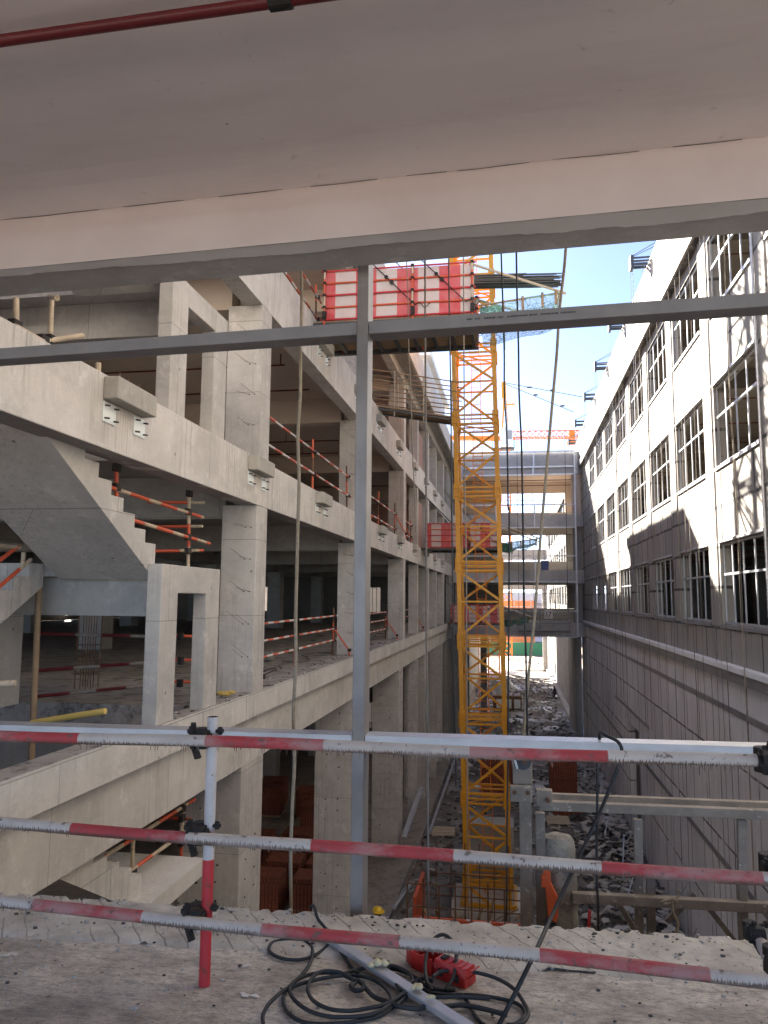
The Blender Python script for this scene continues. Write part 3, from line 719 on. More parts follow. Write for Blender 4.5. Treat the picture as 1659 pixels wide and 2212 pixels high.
# faint stencilled row of marks on the upper right rail
m_ = MB(); rr = random.Random(5); x = at(1010, 690, Y=4.08).x
f0 = lambda x: 4.045 - .048 * (x + .8) - .0022
while x < at(1240, 660, Y=4.1).x:
    w = rr.uniform(.004, .011); h = rr.uniform(.007, .010)
    if rr.random() > .16: m_.box(x, x + w, f0(x) - .0004, f0(x) + .0008, ztop - .030 - h / 2, ztop - .030 + h / 2)
    x += w + .003
m_.build('stencil_marks', 'dark_steel', SF)
# ---- red fire pipe under the ceiling
p = at(-40, 94, Z=3.60); q = at(600, 3, Z=3.60)
d = (q - p).normalized(); m_ = MB(); m_.tube(p - d * 1.5, q + d * 1.2, .021, 12)
FP = thing('fire_pipe', 'dark red fire pipe running under the ceiling at the upper left', 'pipe', ((p + q) / 2))
m_.build('pipe', 'dark_red', FP, smooth=True)
MB().tube(q - d * .03, q + d * .05, .030, 12).build('coupling', 'coupler_iron', FP, bevel=.003)
MB().tube(p - d * .3 , p - d * .3 + Vector((0, 0, .06)), .006, 6).tube(p + d * 1.9, p + d * 1.9 + Vector((0, 0, .06)), .006, 6).build('hanger', 'coupler_iron', FP)

# ---- guardrail
def coupler(c, parent, s=1.0, along='X', name='coupler'):
    c = Vector(c); m_ = MB(); k = s
    m_.box(c.x - .034 * k, c.x + .034 * k, c.y - .028 * k, c.y + .03 * k, c.z - .036 * k, c.z + .036 * k)
    m_.tube(c + Vector((-.045, .0, .0)) * k, c + Vector((.045, 0, 0)) * k, .031 * k, 10)
    m_.tube(c + Vector((-.01, .05, -.04)) * k, c + Vector((-.01, .05, .04)) * k, .031 * k, 10)
    m_.beam(c + Vector((-.02, -.02, .02)) * k, c + Vector((-.012, -.05, .075)) * k, .022 * k, .014 * k)
    m_.beam(c + Vector((-.015, -.03, -.02)) * k, c + Vector((.012, -.045, -.07)) * k, .03 * k, .014 * k)
    m_.tube(c + Vector((.03, .03, .03)) * k, c + Vector((.085, .05, .03)) * k, .009 * k, 6)
    m_.tube(c + Vector((.06, .044, .03)) * k, c + Vector((.078, .05, .03)) * k, .018 * k, 6)
    m_.tube(c + Vector((-.03, -.035, 0)) * k, c + Vector((-.03, -.035, .06)) * k, .008 * k, 6)
    m_.tube(c + Vector((-.03, -.035, .03)) * k, c + Vector((-.03, -.035, .048)) * k, .016 * k, 6)
    return m_.build(name, 'coupler_iron', parent, bevel=.003 * k)
GR = thing('guardrail', 'red and white painted scaffold pipe guardrail with black couplers in the foreground', 'guardrail', (-1.26, 3.18, 0))
RYL = 3.105
def railx(px, z):                                # point of the rail axis seen at picture x
    best = None
    for i in range(-300, 200):
        X = i / 100; d = Vector((X, RYL, z)) - EYE
        x = CXP + FPX * d.dot(RT) / d.dot(FW)
        if x >= px: return X
    return 2
rails = {1.0: (0, (-40, 185, 430, 697, 1009, 1312, 1700)), .61: (1, (-40, 150, 404, 672, 980, 1293, 1636, 1700)), .28: (1, (-40, 65, 305, 565, 862, 1163, 1516, 1700))}
firsts = {1.0: (1, [(-40, 1), (185, 0), (448, 1), (697, 0), (1009, 1), (1312, 0)]), .61: (0, [(-40, 0), (150, 1), (404, 0), (672, 1), (980, 0), (1293, 1), (1636, 0)]), .28: (0, [(-40, 0), (65, 1), (305, 0), (565, 1), (862, 0), (1163, 1), (1516, 0)])}
rr = random.Random(11)
for z, (f_, segs) in firsts.items():
    m_ = MB(); xs = [railx(s[0], z) for s in segs] + [1.35]; xs[0] = -2.9
    wob = lambda x: Vector((x, {1.0: 3.085, .61: 3.10, .28: 3.10}[z] + {1.0: .028, .61: -.024, .28: -.038}[z] * (x + 1.25) + .006 * math.sin(x * 2.3 + z * 9), z + .005 * math.sin(x * 3.1 + z * 5)))
    for i, (s_, mi) in enumerate(segs):
        a, b = xs[i], xs[i + 1]; n_ = max(2, int((b - a) / .08)); m_.path([wob(a + (b - a) * k / n_) for k in range(n_ + 1)], .0240, 16, mi, caps=(i in (0, len(segs) - 1)))
    # hanging paint drips
    x = -2.3
    while x < 1.25:
        seg = max(i for i in range(len(segs)) if xs[i] <= x)
        dens = {1.0: (.0, .6, .35, 1.0, .8, 1.1), .61: (.5, 0, .7, .0, .6, .0, 0), .28: (.8, 0, .8, .0, .9, .0, .2)}[z][seg]
        if rr.random() < dens * .6:
            c = wob(x); L = rr.uniform(.004, .020) * (1.3 if z == 1.0 else .7)
            m_.tube(c + Vector((0, -.006, -.022)), c + Vector((rr.uniform(-.002, .002), -.006, -.022 - L)), rr.uniform(.0014, .0026), 5, segs[seg][1], r2=.0007)
        x += rr.uniform(.004, .014)
    m_.build('rail', ['rail_white', 'rail_red'], GR, smooth=2)
zt = at(451, 1548, Y=3.18).z; zm = at(451, 1855, Y=3.18).z
m_ = MB(); pc = at(452, 1800, Y=3.18); PX = pc.x
m_.tube((PX, 3.18, zm), (PX, 3.18, zt), .0235, 16, 0, caps=False); m_.tube((PX, 3.18, .002), (PX, 3.18, zm), .0235, 16, 1, caps=False)
for a, b in ((.0235, .020), ):                   # open pipe end
    vs = []
    for rad_, z in ((.0235, zt), (.0195, zt), (.0195, zt - .06)):
        vs += [(PX + rad_ * math.cos(t * math.pi / 8), 3.18 + rad_ * math.sin(t * math.pi / 8), z) for t in range(16)]
    m_.add(vs, [(i, (i + 1) % 16, 16 + (i + 1) % 16, 16 + i) for i in range(16)] + [(16 + i, 16 + (i + 1) % 16, 32 + (i + 1) % 16, 32 + i) for i in range(16)], 2)
m_.build('post', ['post_white', 'red_paint', 'rusty_steel'], GR, smooth=True)
for z in firsts: coupler((PX - .035, 3.135, z), GR)
# second post just inside the right edge of the view with its couplers and a short brace
PX2 = .99
m_ = MB(); stripes(m_, (PX2, 3.19, .002), (PX2, 3.19, 1.2), .0235, [.5, .35, .35], 14, 0, (1, 0)); m_.build('post', ['post_white', 'red_paint'], GR, smooth=True)
for z in firsts: coupler((PX2 - .045, 3.135, z), GR, 1.15)
b0 = at(1575, 2030, Y=3.5) if False else Vector((at(1640, 2030, Y=3.3).x, 3.3, at(1640, 2030, Y=3.3).z)); b1 = at(1690, 2125, Y=3.05)
MB().tube(b0, b1, .023, 12).build('brace', 'post_white', GR, smooth=True)
coupler(b0 + Vector((-.015, 0, .02)), GR, .8)

# ---- things lying on the floor
FZ = .0
def fl_pts(pts, z=.010): return [at(900 * .54 + x / 1.50818 * .54, 2900 * .54 + y / 1.50818 * .54, Z=z) for x, y in pts]
def lift(pts, hs):
    return [Vector((p.x, p.y, p.z + h)) for p, h in zip(pts, hs)]
CR = .0078
m_ = MB()
def cable(mb, pts, z=.012, r=CR, lifts=None):
    P = fl_pts(pts, z)
    if lifts: P = lift(P, lifts)
    mb.path(spline(P, 7), r, 8)
cable(m_, [(515, 1140), (535, 1150), (560, 1195), (600, 1240), (660, 1320), (720, 1400), (770, 1470), (800, 1498)], lifts=[.03, .045, .02, .015, .01, 0, 0, 0])
cable(m_, [(640, 1315), (580, 1365), (520, 1400), (430, 1418), (330, 1405), (268, 1365), (285, 1315), (370, 1296), (470, 1300), (525, 1345), (520, 1420), (480, 1490), (420, 1550), (370, 1600), (352, 1660), (375, 1730), (450, 1785), (560, 1805), (700, 1800), (840, 1780), (960, 1740), (1060, 1660), (1120, 1620)])
cable(m_, [(230, 1810), (230, 1750), (260, 1690), (330, 1620), (400, 1580), (520, 1545), (640, 1520), (760, 1510), (880, 1530), (960, 1580), (1000, 1640), (990, 1690), (900, 1740), (780, 1760), (640, 1760), (520, 1730), (430, 1670), (390, 1600), (430, 1540), (540, 1500), (680, 1500), (790, 1545)], z=.024)
cable(m_, [(790, 1545), (700, 1495), (600, 1485), (530, 1520), (500, 1590), (530, 1660), (620, 1710), (740, 1725), (860, 1710), (980, 1680), (1080, 1620), (1150, 1600)], z=.030)
cable(m_, [(760, 1580), (800, 1545), (835, 1560), (830, 1595), (780, 1600), (760, 1570), (800, 1540), (850, 1590), (900, 1640), (980, 1670), (1060, 1700), (1160, 1712), (1210, 1700), (1310, 1700), (1430, 1690), (1550, 1710), (1700, 1750)], z=.022, r=.0095)
cable(m_, [(720, 1500), (800, 1475), (900, 1465), (1000, 1470), (1080, 1490), (1150, 1525), (1210, 1570), (1300, 1600), (1390, 1600)], z=.014)
cable(m_, [(1330, 1600), (1380, 1560), (1395, 1500), (1370, 1450), (1310, 1425), (1240, 1445), (1210, 1500), (1215, 1570), (1250, 1600)], z=.02, lifts=[0, .03, .07, .10, .11, .09, .05, .02, 0])
cable(m_, [(1255, 1520), (1300, 1490), (1400, 1480), (1520, 1495), (1640, 1530), (1740, 1590), (1800, 1670), (1830, 1740), (1790, 1800), (1700, 1810)], z=.05)
cable(m_, [(1250, 1600), (1180, 1590), (1150, 1555), (1190, 1530), (1250, 1545)], z=.014)
cable(m_, [(1150, 1560), (1200, 1600), (1330, 1625), (1500, 1630), (1650, 1650), (1760, 1680), (1810, 1730), (1790, 1780), (1700, 1825), (1600, 1830), (1520, 1770), (1470, 1680), (1430, 1630)], z=.012)
cable(m_, [(1060, 1600), (1010, 1530), (970, 1480), (985, 1455), (1040, 1460), (1110, 1500), (1130, 1545), (1080, 1590), (1200, 1640), (1400, 1640), (1600, 1650)], z=.034)
cable(m_, [(1040, 1690), (1120, 1590), (1000, 1500), (975, 1470), (1030, 1455)], z=.018)
cb = m_.build('cable_coil', 'black_rubber', smooth=True); tag(cb, 'tangled coil of black rubber cable lying in loops on the floor', 'cable')
# steel box bar across the coil, resting on the edge strip
p = fl_pts([(690, 1325)], .03)[0]; q = fl_pts([(1560, 1890)], .028)[0]; p2 = p + (p - q).normalized() * .13
m_ = MB(); m_.beam(p2, q, .050, .026); m_.build('steel_bar', 'galvanised', bevel=.004); tag(bpy.data.objects['steel_bar'], 'long silvery steel box bar lying diagonally under the cable loops', 'steel bar')
# yellow sponge bits on it
rr = random.Random(2)
for (x, y, s) in ((925, 1440, .032), (1150, 1580, .020), (1235, 1640, .016)):
    c = fl_pts([(x, y)], .055)[0]; m_ = MB()
    for k in range(7): m_.ball(c + Vector((rr.uniform(-1, 1) * s, rr.uniform(-.7, .7) * s, rr.uniform(-.2, .3) * s)), s * rr.uniform(.45, .7), sq=(1, .8, .6), n=7, k=5)
    o = m_.build('sponge', 'sponge_yellow', smooth=True)
    tag(o, {925: 'largest pale yellow foam scrap on the upper part of the steel bar', 1150: 'pale yellow foam scrap on the bar between the cable loops', 1235: 'smallest pale yellow foam scrap near the bright end of the steel bar'}[x], 'foam scrap', 'foam scraps on the steel bar')
# red plastic case, one half an open tray
a0 = at(1500 * .54 + 300 / 2.074 * .54, 3650 * .54 + 470 / 2.074 * .54, Z=0.0); a1 = at(1500 * .54 + 745 / 2.074 * .54, 3650 * .54 + 650 / 2.074 * .54, Z=0.0)
PC = thing('plastic_case', 'red plastic tool case lying open like a tray beside the cable coil', 'plastic case', ((a0 + a1) / 2))
ex = (a1 - a0); L = ex.length; ex.normalize(); ey = Vector((-ex.y, ex.x, 0)); 
def loc(u, v, w): return a0 + ex * u + ey * v + Vector((0, 0, w))
def cbox(mb, u0, u1, v0, v1, w0, w1, mi=0, tap=0):
    vs = [loc(u, v + (tap if v == v0 else -tap) * (w == w1), w) for w in (w0, w1) for v in (v0, v1) for u in (u0, u1)]
    mb.add(vs, [(0, 2, 3, 1), (4, 5, 7, 6), (0, 1, 5, 4), (2, 6, 7, 3), (0, 4, 6, 2), (1, 3, 7, 5)], mi)
H, Wd = .075, .085; us = L * .42
m_ = MB(); cbox(m_, us, L, 0, Wd, .004, H * .5, tap=.002); cbox(m_, us, L, .001, Wd - .001, H * .5 + .003, H, tap=.008); cbox(m_, us + .004, L - .004, .006, Wd - .006, H * .5 - .001, H * .5 + .004); m_.build('closed_half', 'plastic_red', PC, bevel=.005)
m_ = MB(); cbox(m_, us + .02, us + .045, Wd * .3, Wd * .7, H + .001, H + .008); cbox(m_, L - .05, L - .03, -.006, -.0005, .02, .05); cbox(m_, us + .03, us + .05, -.006, -.0005, .02, .05); m_.build('latch', 'coupler_iron', PC, bevel=.001)
m_ = MB()
for k in range(5): cbox(m_, us + .07 + k * .028, us + .078 + k * .028, .012, Wd - .012, H + .0005, H + .004)
m_.build('rib', 'plastic_red', PC, bevel=.001)
m_ = MB(); m_.prism([loc(-.001, .004, .006), loc(-.05, Wd * .3, .006), loc(-.05, Wd * .7, .006), loc(-.001, Wd - .004, .006)], (0, 0, H * .8)); m_.build('nose', 'plastic_red', PC, bevel=.008)
m_ = MB(); cbox(m_, .0, us - .006, 0, Wd, .004, .010); cbox(m_, 0, us - .006, 0, .005, .0101, H * .95); cbox(m_, 0, us - .006, Wd - .005, Wd, .0101, H * .95); cbox(m_, 0, .005, .0051, Wd - .0051, .0101, H * .95); cbox(m_, us - .011, us - .006, .0051, Wd - .0051, .0101, H * .7); cbox(m_, .04, .045, .0051, Wd - .0051, .0101, H * .85)
m_.build('open_tray', 'plastic_red', PC, bevel=.002)
# litter: white scraps and the crumbs of mortar
for i, (px, py, s, lab) in enumerate(((60, 2008, .05, 'largest white plaster smear on the floor at the left'), (18, 2062, .03, 'small white plaster smear near the left edge of the floor'), (535, 2150, .028, 'white scrap just left of the cable loops'), (530, 2085, .02, 'tiny pale scrap under the low rail near the red post'), (1405, 2170, .0, ''))):
    if not s: continue
    c = at(px, py, Z=.006); m_ = MB(); rr = random.Random(i)
    for k in range(12): m_.ball(c + Vector((rr.gauss(0, s * .6), rr.gauss(0, s * .35), 0)), rr.uniform(.2, .45) * s, sq=(1.3, .8, .12), n=6, k=4)
    tag(m_.build('litter', 'litter', smooth=True), lab, 'litter', 'white scraps on the floor')
m_ = MB(); rr = random.Random(8)
for k in range(2200):
    x = rr.uniform(-3.2, 1.7); y = 1.6 + (EDGE(x) - 1.6) * (1 - rr.random() ** 1.7); s = rr.choice((.002, .003, .003, .004, .006, .009)) * rr.uniform(.6, 1.3)
    m_.ball((x, y, .004 + (.012 if y > EDGE(x) - .4 else 0)), s, rr.choice((0, 0, 1)), (1.2, .9, .6), 5, 3)
tag(m_.build('mortar_crumbs', ['rubble_pale', 'rubble_dark']), 'small crumbs of mortar and dirt scattered over the floor', 'crumbs', kind='stuff')

# ---- ropes and cables hanging past the slab edge
def hang(name, pts, r, mat, label, cat='rope', group=None, n=7):
    o = MB().path(spline(pts, 6) if len(pts) > 2 else pts, r, n).build(name, mat, smooth=True); tag(o, label, cat, group); return o
def wav(a, b, k, amp, seed):
    rr = random.Random(seed); a, b = Vector(a), Vector(b)
    return [a.lerp(b, i / k) + (Vector((rr.uniform(-amp, amp), rr.uniform(-amp, amp), 0)) if 0 < i < k else Vector()) for i in range(k + 1)]
a = at(654, 480, Y=4.55); b = at(627, 2075, Y=4.55); hang('rope', wav(a, b, 16, .007, 1), .0105, 'rope_beige', 'thick beige rope hanging straight down left of the steel post')
a = at(1226, 480, Y=4.7); b = at(1128, 1625, Y=4.95); hang('rope', wav(a, b, 12, .004, 2), .0095, 'rope_beige', 'thick beige rope slanting down across the sky to the hanging cradle')
a = at(918, 540, Y=4.6); b = at(925, 2060, Y=4.6); hang('steel_wire', wav(a, b, 8, .002, 3), .0062, 'rope_grey', 'dark steel wire hanging just right of the steel post', 'wire', 'dark wires hanging past the slab edge')
a = at(1115, 530, Y=4.7); b = at(1136, 1420, Y=4.7); c = at(1140, 1640, Y=4.8); hang('steel_wire', wav(a, b, 8, .004, 4) + [c], .0062, 'black_rubber', 'thicker black wire right of the crane tower, crossing the slanting rope', 'wire', 'dark wires hanging past the slab edge')
a = at(1082, 530, Y=4.7); b = at(1100, 1180, Y=4.7); c = at(1094, 1990, Y=4.7); hang('steel_wire', wav(a, b, 8, .004, 5) + [c], .0055, 'black_rubber', 'black wire hanging beside the right leg of the crane tower', 'wire', 'dark wires hanging past the slab edge')
a = at(877, 540, Y=6.2); b = at(898, 1150, Y=6.2); hang('steel_wire', wav(a, b, 8, .006, 6), .0045, 'rope_grey', 'thin grey wire ending in the air before the left facade', 'wire', 'dark wires hanging past the slab edge')
a = at(969, 540, Y=6.0); b = at(985, 1700, Y=6.0); hang('steel_wire', wav(a, b, 8, .004, 7), .0060, 'black_rubber', 'black wire hanging just left of the crane tower', 'wire', 'dark wires hanging past the slab edge')
a = at(1001, 540, Y=6.4); b = at(1012, 1985, Y=6.4); hang('steel_wire', wav(a, b, 8, .004, 8), .0055, 'rope_grey', 'thin dark wire passing in front of the left leg of the crane tower', 'wire', 'dark wires hanging past the slab edge')
a = at(1290, 1640, Y=4.7); b = at(1291, 2060, Y=4.7); hang('steel_wire', wav(a, b, 5, .004, 9), .0075, 'black_rubber', 'short black rope hanging behind the rails right of the cradle hoist', 'rope')
# black cable knotted over the lower steel rail and running down to the coil
k0 = at(1297, 1582, Y=4.12); k1 = at(1312, 1590, Y=4.03); k2 = at(1338, 1606, Y=4.0); k3 = at(1340, 1640, Y=3.99); k4 = at(1300, 1745, Y=3.9); k5 = at(1205, 1950, Y=3.6); k6 = at(1150, 2070, Y=3.2); k7 = at(1080, 2210, Z=.02); k8 = at(1065, 2240, Z=.02)
hang('power_cable', [k0 + Vector((.0, .05, -.04)), k0, k1, k2, k3, k4, k5, k6, k7, k8], .0090, 'black_rubber', 'black cable tied over the lower steel rail and running down to the coil', 'cable', n=10)

# ---- hanging work cradle just below the slab edge, right side
GD = thing('hanging_cradle', 'old grey steel work cradle hanging outside the slab edge on the right', 'cradle', (.9, 5.2, -.7))
gd = lambda n, m, mb, **k: mb.build(n, m, GD, **k)
gz1, gz0 = .33, -.20
gd('rail', 'wood_grey', MB().beam((.14, 5.0, gz1), (3.4, 5.14, gz1), .055, .055), bevel=.004)
gd('rail', 'wood_grey', MB().beam((.33, 5.0, gz0), (3.4, 5.13, gz0), .055, .055), bevel=.004)
zz = at(1300, 1882, Y=5.0).z
gd('rail', 'wood_grey', MB().beam((.2, 5.02, zz), (3.4, 5.14, zz), .05, .05), bevel=.004)
for px, (ya, yb) in ((1378, (1770, 1945)), (1405, (1895, 2010)), (1602, (1770, 1960))):
    t = at(px, ya, Y=5.06); b = at(px, yb, Y=5.06); gd('upright', 'wood_grey', MB().beam((t.x, 5.06, t.z), (b.x, 5.06, b.z - .25), .05, .04), bevel=.003)
for (x0, y0, x1, y1) in ((1330, 1940, 1372, 2010), (1530, 1960, 1600, 2050), (1440, 1990, 1500, 1930)):
    gd('brace', 'wood_grey', MB().beam(at(x0, y0, Y=5.1), at(x1, y1, Y=5.1), .035, .03))
pa = at(1109, 1642, Y=5.0); pb = at(1150, 2040, Y=5.0)
gd('end_post', 'wood_grey', MB().beam((.055, 5.0, .47), (.055, 5.0, -.9), .075, .09), bevel=.006)
gd('end_post', 'wood_grey', MB().beam((.145, 5.05, .27), (.145, 5.05, -.9), .06, .06), bevel=.005)
gd('top_bracket', 'wood_grey', MB().beam((.04, 4.96, .68), (.04, 4.96, .46), .12, .03).beam((.03, 4.93, .46), (.03, 4.93, .36), .135, .03), bevel=.008)
gd('clamp', 'wood_grey', MB().beam((.12, 4.97, .385), (.22, 4.97, .385), .06, .10), bevel=.008)
m_ = MB()
for x, z in ((-.01, .42), (.07, .42), (.19, .38), (.05, .60)): m_.tube((x, 4.94, z), (x, 4.905, z), .014, 6)
gd('bolt', 'rusty_steel', m_)
gd('pulley', 'dark_steel', MB().tube((.045, 4.93, .60), (.045, 4.99, .60), .05, 14).tube((.045, 4.925, .60), (.045, 4.93, .60), .02, 8))
gd('shackle', 'white_steel', MB().beam((-.02, 4.92, .66), (.01, 4.92, .56), .035, .012).tube((-.02, 4.9, .66), (-.03, 4.9, .70), .012, 6), bevel=.003)
# drum of the hoist under a tied canvas cover
c = at(1205, 1905, Y=5.1); m_ = MB(); rr = random.Random(4)
prof = [(0, .085), (.02, .10), (.05, .108), (.10, .110), (.13, .105), (.16, .108), (.3, .112), (.45, .115), (.55, .12), (.62, .118), (.9, .12)]
ztc = at(1205, 1806, Y=5.1).z; vs = []; n_ = 28
vs.append((c.x, 5.1, ztc + .012))
for i, (dz, rad_) in enumerate(prof):
    for j in range(n_):
        t = 2 * math.pi * j / n_; k = 1 + .05 * noise.noise(Vector((math.cos(t) * 2, math.sin(t) * 2, dz * 3))) + (.05 * math.sin(7 * t + dz * 4) if dz > .12 else .012 * math.sin(5 * t))
        vs.append((c.x + rad_ * k * math.cos(t), 5.1 + rad_ * k * math.sin(t), ztc - dz + .01 * noise.noise(Vector((t, dz, 5)))))
fs = [(0, 1 + j, 1 + (j + 1) % n_) for j in range(n_)] + [(1 + i * n_ + j, 1 + (i + 1) * n_ + j, 1 + (i + 1) * n_ + (j + 1) % n_, 1 + i * n_ + (j + 1) % n_) for i in range(len(prof) - 1) for j in range(n_)]
m_.add(vs, fs); gd('canvas_cover', 'cover_cloth', m_, smooth=True)
m_ = MB(); m_.path([(c.x + .125 * math.cos(t * .5), 5.1 + .125 * math.sin(t * .5), ztc - .24 - .012 * t) for t in range(10, 19)] , .008, 6); gd('tie_cord', 'rope_grey', m_)
o_ = at(1182, 1925, Y=4.97)
gd('hoist_body', 'plastic_orange', MB().prism([(o_.x - .02, 4.93, o_.z + .15), (o_.x + .022, 4.93, o_.z + .15), (o_.x + .022, 4.93, o_.z + .06), (o_.x + .06, 4.93, o_.z - .02), (o_.x + .062, 4.93, o_.z - .13), (o_.x + .05, 4.93, o_.z - .17), (o_.x + .0, 4.93, o_.z - .14), (o_.x - .012, 4.93, o_.z + .03), (o_.x - .035, 4.93, o_.z + .03), (o_.x - .035, 4.93, o_.z + .095), (o_.x - .02, 4.93, o_.z + .10)], (0, .05, 0)), bevel=.006)
gd('hoist_base', 'dark_steel', MB().box(o_.x - .01, o_.x + .05, 4.935, 4.99, o_.z - .24, o_.z - .165), bevel=.004)
gd('floor_deck', 'wood_grey', MB().box(-.1, 3.5, 5.0, 5.6, -.95, -.91))
gd('rail', 'wood_grey', MB().beam((.14, 5.62, gz1 - .1), (3.4, 5.75, gz1 - .1), .05, .05), bevel=.004)
# rope knotted round the lower cradle rail
k = at(1450, 1945, Y=4.96)
pts = [k + Vector((.045, -.02, .07)), k + Vector((.03, -.02, .03)), k + Vector((-.02, -.03, .015)), k + Vector((-.06, -.02, -.01)), k + Vector((-.03, .02, -.03)), k + Vector((.02, -.035, .0)), k + Vector((.005, -.03, .02)), k + Vector((.0, -.03, -.05)), k + Vector((.03, -.02, -.12)), k + Vector((.01, -.02, -.22)), k + Vector((.04, 0, -.34))]
hang('rope', pts, .0085, 'rope_beige', 'short beige rope knotted round the lower rail of the work cradle')

# ================================================================== crane tower in the yard
TW = thing('tower_crane_mast', 'tall yellow lattice crane tower standing in the yard between the buildings', 'crane tower', (-.9, 26.4, -8.4))
LEAN = -.0200
tx = lambda z: -1.08 + LEAN * z
TWd = 1.52; YF, YB = 25.65, 27.17; HS = 2.52
def corner(i, z):
    c = tx(z); return Vector((c + (-TWd / 2 + .07 if i in (0, 3) else TWd / 2 - .07), YF + .07 if i in (0, 1) else YB - .07, z))
def section():
    m_ = MB(); z0, z1 = .06, HS - .06; 
    for i in range(4):
        a, b = corner(i, 0), corner(i, HS); m_.beam(a, b, .135, .135)
    for z in (z0 + .08, HS / 2 + .06, z1 - .10):
        for i in range(4): m_.beam(corner(i, z), corner((i + 1) % 4, z), .055, .06)
    for i in range(4):
        j = (i + 1) % 4; s_ = 1 if i % 2 == 0 else -1
        a, b = (i, j) if s_ > 0 else (j, i)
        m_.beam(corner(a, z0 + .10), corner(b, HS / 2 + .03), .075, .075); m_.beam(corner(b, HS / 2 + .09), corner(a, z1 - .12), .075, .075)
    m_.beam(corner(0, z1 - .1), corner(2, z1 - .1), .04, .04)
    return m_
def collar():
    m_ = MB()
    for i in range(4):
        c = corner(i, 0)
        for dz in (-.17, .10): m_.box(c.x - .11, c.x + .11, c.y - .11, c.y + .11, dz, dz + .11)
        for dx in (-.09, .09): m_.tube((c.x + dx, c.y - .105, -.26), (c.x + dx, c.y - .105, .26), .022, 6)
        m_.beam(c, corner((i + 1) % 4, 0), .05, .05)
    return m_
def ladder():
    m_ = MB(); x0 = tx(0) - .02; y = YB - .38
    for dx in (-.16, .16): m_.tube((x0 + dx, y, 0), (x0 + dx, y, HS), .014, 5)
    for k in range(8): m_.tube((x0 - .16, y, .15 + k * HS / 8), (x0 + .16, y, .15 + k * HS / 8), .011, 5)
    return m_
sec = section().build('mast_section', 'crane_yellow', TW); col_ = collar().build('joint_collar', 'crane_yellow', TW); lad = ladder().build('ladder', 'crane_orange', TW)
base_z = {o: o.location.z for o in (sec, col_, lad)}
for k in range(-4, 8):
    zz = .2 + HS * k
    for o in (sec, col_, lad):
        c = o if k == -4 else o.copy()
        if k > -4: COL.objects.link(c); c.parent = TW
        c.location.z = base_z[o] + zz; c.location.x = o.location.x if k == -4 else 0
        c['_k'] = k
for c in [c for c in bpy.data.objects if '_k' in c.keys()]:
    k = c['_k']; del c['_k']
    src = {'m': sec, 'j': col_, 'l': lad}[c.name[0]]
    c.location.x = (src.data and 0) + (tx(.2 + HS * k) - tx(0)) + {'m': sec_x0 if False else 0, 'j': 0, 'l': 0}[c.name[0]]
for c in TW.children:
    n0 = c.name[0]; xs = [v.co.x for v in c.data.vertices]
    off = {'m': tx(HS / 2), 'j': tx(0), 'l': tx(0) - .02}[n0]
    c.location.x += off - TW.location.x
# foundation block, orange base frame
MB().box(-2.1, .3, 25.2, 27.6, -8.6, -8.15).build('foundation', 'concrete', TW)
m_ = MB()
for (a, b) in (((-1.75, 25.5), (-.05, 25.5)), ((-1.75, 27.3), (-.05, 27.3)), ((-1.75, 25.5), (-1.75, 27.3)), ((-.05, 25.5), (-.05, 27.3))): m_.beam((*a, -8.05), (*b, -8.05), .09, .12)
m_.build('base_frame', 'crane_yellow', TW)
# rebar cage with guard tubes in front of the tower foot
RC = thing('rebar_cage', 'rusty rebar cage and orange formwork round the foot of the crane tower', 'rebar cage', (-1.5, 23.2, -8.4))
m_ = MB()
for z in (-6.35, -6.95, -7.6):
    for (a, b) in (((-3.05, 22.2), (.1, 22.2)), ((-3.05, 22.2), (-2.9, 24.9)), ((.1, 22.2), (.25, 24.9)), ((-2.9, 24.9), (.25, 24.9))): m_.tube((*a, z), (*b, z), .022, 5)
m_.build('ring_bar', 'rusty_steel', RC)
m_ = MB()
for k in range(8):
    x = -3.05 + k * .45
    m_.tube((x, 22.2, -8.4), (x, 22.2, -6.2 if k % 2 else -6.35), .026, 5); m_.tube((x + .1, 24.9, -8.4), (x + .1, 24.9, -6.0), .02, 5)
m_.build('upright_bar', 'rusty_steel', RC)
MB().box(-2.9, .1, 22.5, 22.6, -8.3, -7.35).box(-2.95, -2.85, 22.7, 24.8, -8.3, -6.9).build('formwork_board', 'orange_red_paint', RC)
m_ = MB(); rr = random.Random(21)
for k in range(26):
    x, y = rr.uniform(-2.8, 0), rr.uniform(22.8, 24.8); m_.beam((x, y, -8.3 + rr.random() * .3), (x + rr.uniform(-1, 1), y + rr.uniform(-.8, .8), -8.0 + rr.random() * .5), .09, .03)
m_.build('loose_planks', 'wood', RC)
MB().box(-1.75, -.1, 27.9, 29.1, -8.4, -6.3).build('grey_crate', 'concrete_dark').location
tag(bpy.data.objects['grey_crate'], 'plain grey concrete block standing behind the foot of the crane tower', 'concrete block')

